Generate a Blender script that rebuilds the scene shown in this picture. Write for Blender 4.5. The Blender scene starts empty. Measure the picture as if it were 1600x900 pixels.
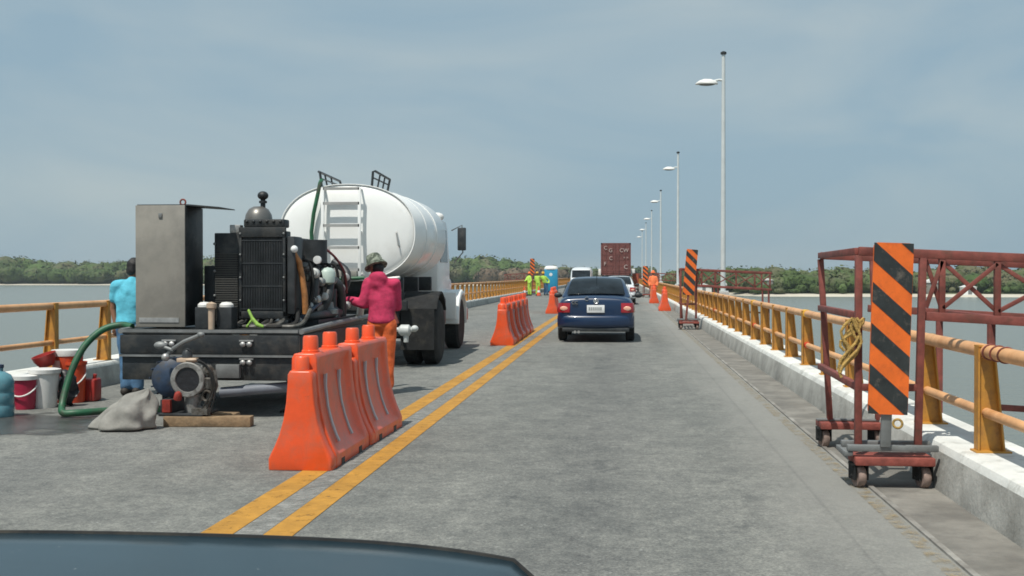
import bpy, bmesh, math, random
from mathutils import Vector, Matrix, noise
R = math.radians
SC = bpy.context.scene
COL = SC.collection
random.seed(7)

# ------------------------------------------------------------------ camera, sky, sun, exposure
cam_d = bpy.data.cameras.new('camera'); cam = bpy.data.objects.new('camera', cam_d); COL.objects.link(cam)
cam.location = (0, 0, 1.49)
cam.rotation_euler = (R(90 - 0.634), 0, R(5.458))
cam_d.sensor_width = 36; cam_d.lens = 40.5
cam_d.clip_start = 0.05; cam_d.clip_end = 9000
SC.camera = cam
SUN_DIR = Vector((-0.22, -0.46, 1.0)).normalized()          # towards the sun
elev = math.asin(SUN_DIR.z); azim = math.atan2(SUN_DIR.x, SUN_DIR.y)
W = bpy.data.worlds.new('World'); SC.world = W; W.use_nodes = True
nt = W.node_tree; N = nt.nodes; L = nt.links
bg = N['Background']; bg.inputs['Strength'].default_value = 0.1
sky = N.new('ShaderNodeTexSky'); sky.sky_type = 'NISHITA'; sky.sun_disc = False
sky.sun_elevation = elev; sky.sun_rotation = azim; sky.dust_density = 2.5; sky.air_density = 1.0
tc = N.new('ShaderNodeTexCoord'); mp = N.new('ShaderNodeMapping'); mp.inputs['Scale'].default_value = (1.0, 1.0, 3.2)
L.new(tc.outputs['Generated'], mp.inputs['Vector'])
cn = N.new('ShaderNodeTexNoise'); cn.inputs['Scale'].default_value = 2.6; cn.inputs['Detail'].default_value = 7; cn.inputs['Distortion'].default_value = 0.6
L.new(mp.outputs['Vector'], cn.inputs['Vector'])
cr = N.new('ShaderNodeValToRGB'); L.new(cn.outputs['Fac'], cr.inputs['Fac'])
cr.color_ramp.elements[0].position = 0.40; cr.color_ramp.elements[0].color = (3.1, 4.45, 5.35, 1)
cr.color_ramp.elements[1].position = 0.74; cr.color_ramp.elements[1].color = (4.75, 5.6, 5.8, 1)
mx = N.new('ShaderNodeMix'); mx.data_type = 'RGBA'; mx.inputs['Factor'].default_value = 0.86
L.new(sky.outputs['Color'], mx.inputs['A']); L.new(cr.outputs['Color'], mx.inputs['B']); L.new(mx.outputs['Result'], bg.inputs['Color'])
sd = bpy.data.lights.new('sun', 'SUN'); sd.energy = 4.3; sd.angle = R(0.5); sd.color = (1.0, 0.95, 0.86)
sun = bpy.data.objects.new('sun', sd); COL.objects.link(sun)
sun.rotation_euler = (-SUN_DIR).to_track_quat('-Z', 'Y').to_euler()
vs = SC.view_settings; vs.view_transform = 'Standard'; vs.look = 'None'; vs.exposure = 0.0; vs.gamma = 1.0; vs.use_curve_mapping = False
SC.cycles.filter_width = 1.7

# ------------------------------------------------------------------ materials
def mat(name, col, rough=0.6, metal=0.0, var=0.12, vscale=3.0, bump=0.0, bscale=40.0, coat=0.0, dirt=None, dscale=1.5, dlo=0.5, dhi=0.68, spec=0.5, alpha=1.0, trans=0.0, leaf=0.0, scuff=None):
    m = bpy.data.materials.new(name); m.use_nodes = True
    t = m.node_tree; n = t.nodes; l = t.links; b = n['Principled BSDF']
    b.inputs['Roughness'].default_value = rough; b.inputs['Metallic'].default_value = metal
    b.inputs['Coat Weight'].default_value = coat; b.inputs['Coat Roughness'].default_value = 0.06
    b.inputs['Specular IOR Level'].default_value = spec; b.inputs['Alpha'].default_value = alpha
    b.inputs['Transmission Weight'].default_value = trans
    tc = n.new('ShaderNodeTexCoord'); no = n.new('ShaderNodeTexNoise')
    no.inputs['Scale'].default_value = vscale; no.inputs['Detail'].default_value = 6; no.inputs['Roughness'].default_value = 0.65
    l.new(tc.outputs['Object'], no.inputs['Vector'])
    rp = n.new('ShaderNodeValToRGB'); l.new(no.outputs['Fac'], rp.inputs['Fac'])
    lo = [max(0, c * (1 - 1.6 * var)) for c in col]; hi = [min(1, c * (1 + 1.6 * var)) for c in col]
    rp.color_ramp.elements[0].position = 0.3; rp.color_ramp.elements[0].color = (*lo, 1)
    rp.color_ramp.elements[1].position = 0.7; rp.color_ramp.elements[1].color = (*hi, 1)
    out = rp.outputs['Color']
    if dirt is not None:
        n2 = n.new('ShaderNodeTexNoise'); n2.inputs['Scale'].default_value = dscale; n2.inputs['Detail'].default_value = 8; n2.inputs['Roughness'].default_value = 0.7
        l.new(tc.outputs['Object'], n2.inputs['Vector'])
        r2 = n.new('ShaderNodeMapRange'); r2.inputs['From Min'].default_value = dlo; r2.inputs['From Max'].default_value = dhi
        l.new(n2.outputs['Fac'], r2.inputs['Value'])
        mm = n.new('ShaderNodeMix'); mm.data_type = 'RGBA'; l.new(r2.outputs['Result'], mm.inputs['Factor'])
        l.new(out, mm.inputs['A']); mm.inputs['B'].default_value = (*dirt, 1); out = mm.outputs['Result']
    if scuff:
        sc_, ss, s0, s1, st_ = scuff
        mp_ = n.new('ShaderNodeMapping'); mp_.inputs['Scale'].default_value = st_; l.new(tc.outputs['Object'], mp_.inputs['Vector'])
        n4 = n.new('ShaderNodeTexNoise'); n4.inputs['Scale'].default_value = ss; n4.inputs['Detail'].default_value = 10; n4.inputs['Roughness'].default_value = 0.8; n4.inputs['Distortion'].default_value = 0.8
        l.new(mp_.outputs['Vector'], n4.inputs['Vector'])
        r4 = n.new('ShaderNodeMapRange'); r4.inputs['From Min'].default_value = s0; r4.inputs['From Max'].default_value = s1; l.new(n4.outputs['Fac'], r4.inputs['Value'])
        m4 = n.new('ShaderNodeMix'); m4.data_type = 'RGBA'; l.new(r4.outputs['Result'], m4.inputs['Factor']); l.new(out, m4.inputs['A']); m4.inputs['B'].default_value = (*sc_, 1); out = m4.outputs['Result']
    if leaf:
        ge = n.new('ShaderNodeNewGeometry'); mm = n.new('ShaderNodeMix'); mm.data_type = 'RGBA'; mm.blend_type = 'MULTIPLY'; mm.inputs['Factor'].default_value = leaf
        r3 = n.new('ShaderNodeValToRGB'); r3.color_ramp.elements[0].color = (0.6, 0.65, 0.55, 1); r3.color_ramp.elements[1].color = (1.3, 1.2, 1.15, 1)
        l.new(ge.outputs['Random Per Island'], r3.inputs['Fac']); l.new(out, mm.inputs['A']); l.new(r3.outputs['Color'], mm.inputs['B']); out = mm.outputs['Result']
    l.new(out, b.inputs['Base Color'])
    if bump:
        n3 = n.new('ShaderNodeTexNoise'); n3.inputs['Scale'].default_value = bscale; n3.inputs['Detail'].default_value = 5
        l.new(tc.outputs['Object'], n3.inputs['Vector'])
        bp = n.new('ShaderNodeBump'); bp.inputs['Strength'].default_value = bump; bp.inputs['Distance'].default_value = 0.02
        l.new(n3.outputs['Fac'], bp.inputs['Height']); l.new(bp.outputs['Normal'], b.inputs['Normal'])
    return m

M = {}
M['kerb'] = mat('concrete', (0.36, 0.36, 0.335), 0.9, var=0.22, vscale=1.3, bump=0.35, bscale=30, dirt=(0.2, 0.195, 0.175), dscale=2.2, dlo=0.5, dhi=0.75, scuff=((0.07, 0.065, 0.055), 4, 0.63, 0.72, (1, 1, 0.5)))
M['kerb_white'] = mat('white_paint_on_concrete', (0.66, 0.67, 0.64), 0.8, var=0.1, vscale=2.5, bump=0.2, bscale=40, dirt=(0.36, 0.36, 0.33), dscale=3.5, dlo=0.54, dhi=0.7)
M['concrete'] = mat('grey_concrete', (0.42, 0.41, 0.39), 0.9, var=0.15, bump=0.3)
M['post'] = mat('ochre_paint', (0.56, 0.27, 0.04), 0.5, var=0.16, vscale=5, dirt=(0.26, 0.12, 0.035), dscale=5, dlo=0.44, dhi=0.66)
M['rail'] = mat('faded_ochre_paint', (0.67, 0.37, 0.175), 0.5, var=0.12, vscale=3, dirt=(0.45, 0.19, 0.06), dscale=2.5, dlo=0.5, dhi=0.75)
M['yellow'] = mat('yellow_paint', (0.75, 0.42, 0.03), 0.5)
M['redtape'] = mat('red_tape', (0.62, 0.05, 0.03), 0.5)
M['rust'] = mat('red_oxide_steel', (0.20, 0.052, 0.04), 0.65, var=0.25, vscale=8, dirt=(0.11, 0.045, 0.03), dscale=9, dlo=0.5, dhi=0.7, bump=0.1)
M['rustwood'] = mat('red_painted_plank', (0.24, 0.06, 0.045), 0.75, var=0.25, vscale=9, bump=0.3, bscale=25)
M['greysteel'] = mat('grey_steel', (0.20, 0.21, 0.21), 0.55, metal=0.3, var=0.18, vscale=6)
M['galv'] = mat('pale_grey_paint', (0.58, 0.62, 0.62), 0.45, var=0.06)
M['dark'] = mat('black_steel', (0.014, 0.018, 0.021), 0.55, var=0.4, vscale=4, dirt=(0.065, 0.062, 0.055), dscale=5, dlo=0.48, dhi=0.72, bump=0.15, bscale=20)
M['darkgrey'] = mat('dark_grey_metal', (0.035, 0.04, 0.044), 0.5, metal=0.2, var=0.3, vscale=6, dirt=(0.09, 0.08, 0.07), dscale=6, dlo=0.55, dhi=0.8)
M['rubber'] = mat('rubber', (0.017, 0.018, 0.019), 0.85, spec=0.3, var=0.25, vscale=8, dirt=(0.045, 0.042, 0.036), dscale=5)
M['orange'] = mat('orange_plastic', (0.78, 0.088, 0.016), 0.36, var=0.08, vscale=4, dirt=(0.46, 0.13, 0.08), dscale=3.2, dlo=0.46, dhi=0.72, spec=0.7, bump=0.03, bscale=30, scuff=((0.16, 0.06, 0.035), 7, 0.60, 0.74, (1, 1, 2.2)))
M['strip'] = mat('pale_grey_strip', (0.42, 0.42, 0.45), 0.4)
M['hzorange'] = mat('orange_board_paint', (0.78, 0.15, 0.018), 0.45, var=0.1, vscale=5, dirt=(0.5, 0.09, 0.02), dscale=7, dlo=0.5, dhi=0.75, scuff=((0.2, 0.09, 0.05), 9, 0.62, 0.74, (1.5, 1, 0.8)))
M['hzblack'] = mat('black_board_paint', (0.022, 0.027, 0.028), 0.5, var=0.3, vscale=6, dirt=(0.14, 0.12, 0.1), dscale=9, dlo=0.55, dhi=0.7)
M['white'] = mat('white_paint', (0.80, 0.81, 0.80), 0.4, var=0.025, coat=0.2)
M['tankwhite'] = mat('white_tank_paint', (0.86, 0.87, 0.855), 0.32, var=0.02, vscale=1.2, coat=0.3, dirt=(0.70, 0.69, 0.65), dscale=1.4, dlo=0.55, dhi=0.9)
M['whiteplastic'] = mat('white_plastic', (0.72, 0.72, 0.70), 0.45, var=0.06, dirt=(0.5, 0.48, 0.44), dscale=6, dlo=0.52, dhi=0.75)
M['cabinet'] = mat('taupe_cabinet_paint', (0.265, 0.252, 0.222), 0.55, var=0.07, vscale=2, dirt=(0.17, 0.165, 0.15), dscale=2.5, dlo=0.45, dhi=0.75, scuff=((0.10, 0.085, 0.065), 6, 0.62, 0.76, (3, 1, 0.7)))
M['alu'] = mat('dull_aluminium', (0.42, 0.42, 0.41), 0.45, metal=0.6, var=0.2, vscale=8)
M['chrome'] = mat('chrome', (0.75, 0.75, 0.75), 0.15, metal=1.0, var=0.02)
M['copper'] = mat('rusty_pipe', (0.38, 0.16, 0.05), 0.6, var=0.3, vscale=12)
M['bluemotor'] = mat('dark_blue_enamel', (0.024, 0.045, 0.085), 0.5, var=0.3, vscale=8, dirt=(0.05, 0.05, 0.05), dscale=6)
M['greenhose'] = mat('green_hose', (0.015, 0.10, 0.045), 0.5, var=0.25, vscale=6, dirt=(0.05, 0.055, 0.035), dscale=4, dlo=0.5, dhi=0.65)
M['whitehose'] = mat('cream_hose', (0.6, 0.57, 0.48), 0.6, var=0.1)
M['wood'] = mat('weathered_wood', (0.24, 0.165, 0.095), 0.85, var=0.3, vscale=6, bump=0.4, bscale=25)
M['sack'] = mat('grey_canvas', (0.25, 0.245, 0.225), 0.9, var=0.15, vscale=5, bump=0.4, bscale=18)
M['red'] = mat('red_plastic', (0.36, 0.028, 0.022), 0.45, var=0.15, dirt=(0.2, 0.03, 0.025), dscale=7)
M['pinkred'] = mat('raspberry_plastic', (0.4, 0.02, 0.06), 0.45, var=0.12)
M['coolor'] = mat('orange_cooler_plastic', (0.66, 0.075, 0.022), 0.45, var=0.12, dirt=(0.4, 0.06, 0.03), dscale=6)
M['jug'] = mat('blue_tinted_water_jug', (0.10, 0.25, 0.30), 0.12, var=0.12, vscale=5, coat=0.3)
M['lime'] = mat('lime_plastic', (0.24, 0.42, 0.07), 0.6, var=0.3, vscale=20)
M['blacksheet'] = mat('black_bag', (0.015, 0.015, 0.018), 0.45, bump=0.5, bscale=14)
M['skin'] = mat('brown_skin', (0.25, 0.115, 0.065), 0.55, var=0.08, vscale=12)
M['hair'] = mat('black_hair', (0.012, 0.011, 0.012), 0.6, var=0.3, vscale=30, bump=0.4, bscale=60)
M['cyan'] = mat('turquoise_shirt', (0.10, 0.46, 0.60), 0.85, var=0.14, vscale=7, bump=0.9, bscale=8)
M['magenta'] = mat('raspberry_hoodie', (0.48, 0.032, 0.098), 0.9, var=0.22, vscale=9, bump=1.0, bscale=7)
M['otrouser'] = mat('orange_trousers', (0.72, 0.135, 0.035), 0.85, var=0.2, vscale=9, bump=1.0, bscale=8)
M['jeans'] = mat('blue_jeans', (0.075, 0.17, 0.30), 0.9, var=0.2, vscale=9, bump=0.3, bscale=12)
M['camo'] = mat('camouflage_cloth', (0.20, 0.225, 0.18), 0.9, var=0.25, vscale=14, dirt=(0.06, 0.075, 0.055), dscale=16, dlo=0.47, dhi=0.53)
M['hivis'] = mat('lime_hi_vis_cloth', (0.42, 0.66, 0.09), 0.8, var=0.12, vscale=6)
M['hivisorange'] = mat('orange_hi_vis_cloth', (0.85, 0.20, 0.07), 0.8, var=0.1)
M['boot'] = mat('dark_boot', (0.03, 0.026, 0.022), 0.7)
M['bluecar'] = mat('navy_car_paint', (0.003, 0.021, 0.066), 0.3, var=0.05, coat=0.55, spec=0.5)
M['whitecar'] = mat('white_car_paint', (0.72, 0.75, 0.77), 0.3, var=0.02, coat=0.8)
M['bonnet'] = mat('slate_blue_car_paint', (0.014, 0.034, 0.047), 0.2, var=0.12, vscale=1.5, coat=0.0, spec=0.2, bump=0.02, bscale=6, dirt=(0.16, 0.18, 0.18), dscale=45, dlo=0.66, dhi=0.72)
M['glass'] = mat('dark_glass', (0.012, 0.017, 0.022), 0.1, var=0.5, vscale=2.5, spec=0.3)
M['lampred'] = mat('red_lamp_lens', (0.32, 0.012, 0.02), 0.15, var=0.1, coat=0.6)
M['lamppink'] = mat('pale_lamp_lens', (0.78, 0.42, 0.30), 0.2, var=0.05, coat=0.6)
M['plate'] = mat('number_plate', (0.72, 0.74, 0.74), 0.4)
M['ink'] = mat('dark_ink', (0.2, 0.22, 0.22), 0.6)
M['container'] = mat('maroon_container_paint', (0.155, 0.052, 0.045), 0.65, var=0.2, vscale=2.5)
M['pale'] = mat('pale_lettering', (0.48, 0.4, 0.37), 0.7, var=0.05)
M['potty'] = mat('blue_cabin_plastic', (0.02, 0.27, 0.46), 0.45, var=0.08)
M['bark'] = mat('grey_bark', (0.13, 0.1, 0.075), 0.9, var=0.2)
M['leaf'] = mat('mangrove_leaf', (0.062, 0.100, 0.030), 0.75, var=0.4, vscale=0.09, leaf=0.45, dirt=(0.13, 0.125, 0.075), dscale=0.07, dlo=0.48, dhi=0.62, spec=0.2)
M['leafdry'] = mat('dry_brown_foliage', (0.115, 0.085, 0.055), 0.8, var=0.3, vscale=0.1, leaf=0.8)
M['sand'] = mat('pale_sand', (0.50, 0.46, 0.38), 0.95, var=0.12, vscale=0.06)
M['scrub'] = mat('scrub_ground', (0.10, 0.11, 0.05), 0.95, var=0.25, vscale=0.06)

def road_material():
    m = bpy.data.materials.new('worn_asphalt'); m.use_nodes = True
    t = m.node_tree; n = t.nodes; l = t.links; b = n['Principled BSDF']; b.inputs['Roughness'].default_value = 0.88; b.inputs['Specular IOR Level'].default_value = 0.35
    tc = n.new('ShaderNodeTexCoord'); o = tc.outputs['Object']
    def nz(scale, det=6, sc=None, rg=0.6):
        x = n.new('ShaderNodeTexNoise'); x.inputs['Scale'].default_value = scale; x.inputs['Detail'].default_value = det; x.inputs['Roughness'].default_value = rg
        if sc:
            mpp = n.new('ShaderNodeMapping'); mpp.inputs['Scale'].default_value = sc; l.new(o, mpp.inputs['Vector']); l.new(mpp.outputs['Vector'], x.inputs['Vector'])
        else: l.new(o, x.inputs['Vector'])
        return x.outputs['Fac']
    def ramp(f, a, b_, ca, cb):
        r = n.new('ShaderNodeValToRGB'); l.new(f, r.inputs['Fac']); e = r.color_ramp.elements
        e[0].position = a; e[0].color = (*ca, 1); e[1].position = b_; e[1].color = (*cb, 1); return r.outputs['Color']
    def mult(a, b_, f=1.0):
        x = n.new('ShaderNodeMix'); x.data_type = 'RGBA'; x.blend_type = 'MULTIPLY'; x.inputs['Factor'].default_value = f
        l.new(a, x.inputs['A']); l.new(b_, x.inputs['B']); return x.outputs['Result']
    c = ramp(nz(0.55, 8, (1, 0.28, 1)), 0.32, 0.7, (0.150, 0.155, 0.150), (0.225, 0.226, 0.214))
    c = mult(c, ramp(nz(55, 3, None, 0.8), 0.36, 0.66, (0.62, 0.63, 0.64), (1.32, 1.3, 1.26)))
    c = mult(c, ramp(nz(16, 4, (1, 0.8, 1), 0.7), 0.36, 0.66, (0.78, 0.79, 0.80), (1.2, 1.2, 1.18)))
    # scattered dark patches and oil spots
    c = mult(c, ramp(nz(1.9, 5, (1, 0.5, 1)), 0.30, 0.37, (0.72, 0.73, 0.75), (1, 1, 1)))
    vo = n.new('ShaderNodeTexVoronoi'); vo.inputs['Scale'].default_value = 14; l.new(o, vo.inputs['Vector'])
    c = mult(c, ramp(vo.outputs['Distance'], 0.02, 0.09, (0.55, 0.56, 0.58), (1, 1, 1)), 0.8)
    # darker polish where tyres run in the right lane
    sx = n.new('ShaderNodeSeparateXYZ'); l.new(o, sx.inputs['Vector'])
    def band(x0, w, dk):
        a = n.new('ShaderNodeMath'); a.operation = 'SUBTRACT'; l.new(sx.outputs['X'], a.inputs[0]); a.inputs[1].default_value = x0
        d = n.new('ShaderNodeMath'); d.operation = 'ABSOLUTE'; l.new(a.outputs[0], d.inputs[0])
        return ramp(d.outputs[0], 0.0, w, (dk, dk, dk * 1.02), (1, 1, 1))
    c = mult(c, band(-0.25, 0.8, 0.82)); c = mult(c, band(-4.6, 1.2, 0.97))
    # blotches, pale aggregate stones, old repairs
    c = mult(c, ramp(nz(3.2, 7, (1, 0.75, 1), 0.7), 0.36, 0.64, (0.80, 0.81, 0.82), (1.16, 1.16, 1.14)))
    v2 = n.new('ShaderNodeTexVoronoi'); v2.inputs['Scale'].default_value = 26; l.new(o, v2.inputs['Vector'])
    st = ramp(v2.outputs['Distance'], 0.12, 0.3, (1, 1, 1), (0, 0, 0))
    sm_ = n.new('ShaderNodeMix'); sm_.data_type = 'RGBA'; sm_.blend_type = 'MULTIPLY'; sm_.inputs['Factor'].default_value = 1.0
    l.new(st, sm_.inputs['A']); l.new(ramp(nz(5.5, 3), 0.5, 0.66, (0, 0, 0), (0.75, 0.75, 0.75)), sm_.inputs['B'])
    ax_ = n.new('ShaderNodeMix'); ax_.data_type = 'RGBA'; l.new(sm_.outputs['Result'], ax_.inputs['Factor']); l.new(c, ax_.inputs['A']); ax_.inputs['B'].default_value = (0.33, 0.335, 0.32, 1); c = ax_.outputs['Result']
    # pale dusty margin towards the right edge, with a thin seam
    mg = n.new('ShaderNodeMath'); mg.operation = 'MULTIPLY_ADD'; l.new(nz(1.6, 6, (1, 0.35, 1)), mg.inputs[0]); mg.inputs[1].default_value = 1.1; l.new(sx.outputs['X'], mg.inputs[2])
    mr_ = n.new('ShaderNodeMapRange'); mr_.inputs['From Min'].default_value = 1.35; mr_.inputs['From Max'].default_value = 2.05; mr_.inputs['To Max'].default_value = 0.7
    l.new(mg.outputs[0], mr_.inputs['Value'])
    px_ = n.new('ShaderNodeMix'); px_.data_type = 'RGBA'; l.new(mr_.outputs['Result'], px_.inputs['Factor']); l.new(c, px_.inputs['A']); px_.inputs['B'].default_value = (0.26, 0.258, 0.24, 1); c = px_.outputs['Result']
    c = mult(c, band(1.30, 0.02, 0.75), 0.6)
    l.new(c, b.inputs['Base Color'])
    bp = n.new('ShaderNodeBump'); bp.inputs['Strength'].default_value = 0.5; bp.inputs['Distance'].default_value = 0.01
    l.new(nz(70, 3, None, 0.8), bp.inputs['Height']); l.new(bp.outputs['Normal'], b.inputs['Normal'])
    return m
M['road'] = road_material()

def worn_line(name, col, wear_lo, wear_hi):
    m = mat(name, col, 0.75, var=0.14, vscale=5, dirt=[c * 0.6 for c in col], dscale=1.1, dlo=0.5, dhi=0.72)
    t = m.node_tree; n = t.nodes; l = t.links; b = n['Principled BSDF']
    tc = n.new('ShaderNodeTexCoord'); x = n.new('ShaderNodeTexNoise'); x.inputs['Scale'].default_value = 9; x.inputs['Detail'].default_value = 8; x.inputs['Roughness'].default_value = 0.78
    l.new(tc.outputs['Object'], x.inputs['Vector'])
    r = n.new('ShaderNodeMapRange'); r.inputs['From Min'].default_value = wear_lo; r.inputs['From Max'].default_value = wear_hi; l.new(x.outputs['Fac'], r.inputs['Value'])
    l.new(r.outputs['Result'], b.inputs['Alpha'])
    return m
M['lineyellow'] = worn_line('yellow_road_paint', (0.43, 0.215, 0.03), 0.27, 0.45)
M['ledge'] = mat('chipped_pale_concrete', (0.27, 0.262, 0.24), 0.9, var=0.25, vscale=2.5, dirt=(0.16, 0.15, 0.135), dscale=1.4, dlo=0.45, dhi=0.6)
M['linewhite'] = worn_line('faded_white_road_paint', (0.30, 0.30, 0.282), 0.3, 0.7)
M['lineold'] = worn_line('faded_yellow_road_paint', (0.34, 0.25, 0.12), 0.46, 0.76)
M['gapgrey'] = worn_line('pale_scraped_asphalt', (0.33, 0.328, 0.31), 0.36, 0.7)

def water_material():
    m = bpy.data.materials.new('grey_green_water'); m.use_nodes = True
    t = m.node_tree; n = t.nodes; l = t.links; b = n['Principled BSDF']
    b.inputs['Base Color'].default_value = (0.18, 0.196, 0.174, 1); b.inputs['Roughness'].default_value = 0.22; b.inputs['Specular IOR Level'].default_value = 0.45
    tc = n.new('ShaderNodeTexCoord'); mpp = n.new('ShaderNodeMapping'); mpp.inputs['Scale'].default_value = (0.5, 1.0, 1); l.new(tc.outputs['Object'], mpp.inputs['Vector'])
    x = n.new('ShaderNodeTexNoise'); x.inputs['Scale'].default_value = 1.3; x.inputs['Detail'].default_value = 7; x.inputs['Roughness'].default_value = 0.65
    l.new(mpp.outputs['Vector'], x.inputs['Vector'])
    bp = n.new('ShaderNodeBump'); bp.inputs['Strength'].default_value = 0.9; bp.inputs['Distance'].default_value = 0.35
    l.new(x.outputs['Fac'], bp.inputs['Height']); l.new(bp.outputs['Normal'], b.inputs['Normal'])
    return m
M['water'] = water_material()

# ------------------------------------------------------------------ mesh helpers
class MB:
    def __init__(s): s.v = []; s.f = []; s.m = []; s.mi = 0
    def add(s, vs, fs):
        o = len(s.v); s.v += [tuple(p) for p in vs]
        for f in fs: s.f.append([i + o for i in f]); s.m.append(s.mi)
        return s
    def box(s, c, size, rot=None):
        hx, hy, hz = [a / 2 for a in size]; P = [Vector((x, y, z)) for x in (-hx, hx) for y in (-hy, hy) for z in (-hz, hz)]
        if rot is not None: P = [rot @ p for p in P]
        c = Vector(c)
        return s.add([p + c for p in P], [(0, 1, 3, 2), (4, 6, 7, 5), (0, 4, 5, 1), (2, 3, 7, 6), (0, 2, 6, 4), (1, 5, 7, 3)])
    def span(s, a, b): return s.box([(a[i] + b[i]) / 2 for i in range(3)], [abs(b[i] - a[i]) for i in range(3)])
    def bar(s, p0, p1, w, h, up=(0, 0, 1)):
        p0 = Vector(p0); p1 = Vector(p1); d = (p1 - p0).normalized(); up = Vector(up)
        if abs(d.dot(up)) > 0.98: up = Vector((0, 1, 0))
        r = d.cross(up).normalized(); u = r.cross(d)
        P = [p + r * a * w / 2 + u * b * h / 2 for p in (p0, p1) for a, b in ((-1, -1), (1, -1), (1, 1), (-1, 1))]
        return s.add(P, [(0, 3, 2, 1), (4, 5, 6, 7), (0, 1, 5, 4), (1, 2, 6, 5), (2, 3, 7, 6), (3, 0, 4, 7)])
    def rings(s, rs, cap0=True, cap1=True, closed=False):
        n = len(rs[0]); vs = [p for r in rs for p in r]; fs = []
        K = len(rs)
        for k in range(K if closed else K - 1):
            for i in range(n):
                a = k * n + i; b = k * n + (i + 1) % n; k2 = (k + 1) % K
                fs.append((a, b, k2 * n + (i + 1) % n, k2 * n + i))
        if not closed:
            if cap0: fs.append(tuple(range(n - 1, -1, -1)))
            if cap1: fs.append(tuple(range((K - 1) * n, K * n)))
        return s.add(vs, fs)
    def tube(s, pts, r, n=10, caps=True):
        pts = [Vector(p) for p in pts]; rs = r if isinstance(r, (list, tuple)) else [r] * len(pts)
        out = []; prev = None
        for i, p in enumerate(pts):
            d = (pts[min(i + 1, len(pts) - 1)] - pts[max(i - 1, 0)]).normalized()
            if prev is None:
                a = Vector((0, 0, 1)) if abs(d.z) < 0.9 else Vector((1, 0, 0)); u = d.cross(a).normalized()
            else:
                u = (prev - d * prev.dot(d)).normalized()
            prev = u; w = d.cross(u)
            out.append([p + (u * math.cos(t) + w * math.sin(t)) * rs[i] for t in [2 * math.pi * k / n for k in range(n)]])
        return s.rings(out, caps, caps)
    def cyl(s, p0, p1, r0, r1=None, n=16): return s.tube([p0, p1], [r0, r0 if r1 is None else r1], n)
    def lathe(s, prof, c=(0, 0, 0), axis=(0, 0, 1), n=24, loop=False):
        c = Vector(c); ax = Vector(axis).normalized(); a = Vector((1, 0, 0)) if abs(ax.x) < 0.9 else Vector((0, 1, 0)); u = ax.cross(a).normalized(); w = ax.cross(u)
        return s.rings([[c + ax * z + (u * math.cos(t) + w * math.sin(t)) * max(r, 1e-4) for t in [2 * math.pi * k / n for k in range(n)]] for r, z in prof], closed=loop)
    def ring(s, c, axis, Rr, r, n=24, m=8):
        c = Vector(c); ax = Vector(axis).normalized(); a = Vector((1, 0, 0)) if abs(ax.x) < 0.9 else Vector((0, 1, 0)); u = ax.cross(a).normalized(); w = ax.cross(u)
        rs = []
        for k in range(n):
            t = 2 * math.pi * k / n; d = u * math.cos(t) + w * math.sin(t)
            rs.append([c + d * (Rr + r * math.cos(q)) + ax * r * math.sin(q) for q in [2 * math.pi * j / m for j in range(m)]])
        return s.rings(rs, closed=True)
    def ell(s, c, r, n=16, m=10, rot=None):
        c = Vector(c); r = (r, r, r) if not isinstance(r, (tuple, list)) else r; rs = []
        for j in range(m + 1):
            ph = -math.pi / 2 + math.pi * j / m; q = max(math.cos(ph), 0.01)
            ring = []
            for k in range(n):
                t = 2 * math.pi * k / n; p = Vector((r[0] * q * math.cos(t), r[1] * q * math.sin(t), r[2] * math.sin(ph)))
                ring.append(c + (rot @ p if rot is not None else p))
            rs.append(ring)
        return s.rings(rs)
    def prism(s, poly, axis, a, b):
        def P(u, w, t): return (t, u, w) if axis == 'x' else (u, t, w) if axis == 'y' else (u, w, t)
        n = len(poly)
        return s.add([P(u, w, a) for u, w in poly] + [P(u, w, b) for u, w in poly],
                     [tuple(range(n)), tuple(range(2 * n - 1, n - 1, -1))] + [(i, i + n, (i + 1) % n + n, (i + 1) % n) for i in range(n)])
    def chain(s, pts, n=12):
        for p, r in pts: s.ell(p, r, n, 8)
        for (p, r), (q, t) in zip(pts, pts[1:]): s.cyl(p, q, r, t, n)
        return s
    def text(s, body, size, mtx, ext=0.004):
        cu = bpy.data.curves.new('text', 'FONT'); cu.body = body; cu.size = size; cu.extrude = ext; cu.align_x = 'CENTER'; cu.align_y = 'CENTER'
        o = bpy.data.objects.new('text', cu); COL.objects.link(o)
        me = bpy.data.meshes.new_from_object(o.evaluated_get(bpy.context.evaluated_depsgraph_get()))
        s.add([mtx @ v.co for v in me.vertices], [list(p.vertices) for p in me.polygons])
        bpy.data.objects.remove(o); bpy.data.curves.remove(cu); bpy.data.meshes.remove(me)
        return s

def smooth_path(P, n=6):
    P = [Vector(p) for p in P]; out = []
    for i in range(len(P) - 1):
        a, b, c, d = P[max(i - 1, 0)], P[i], P[i + 1], P[min(i + 2, len(P) - 1)]
        for k in range(n):
            t = k / n; out.append(0.5 * ((2 * b) + (c - a) * t + (2 * a - 5 * b + 4 * c - d) * t * t + (3 * b - a - 3 * c + d) * t ** 3))
    out.append(P[-1]); return out
def bake(o):
    me = bpy.data.meshes.new_from_object(o.evaluated_get(bpy.context.evaluated_depsgraph_get()))
    old = o.data; o.modifiers.clear(); o.data = me; bpy.data.meshes.remove(old); return o

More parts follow.
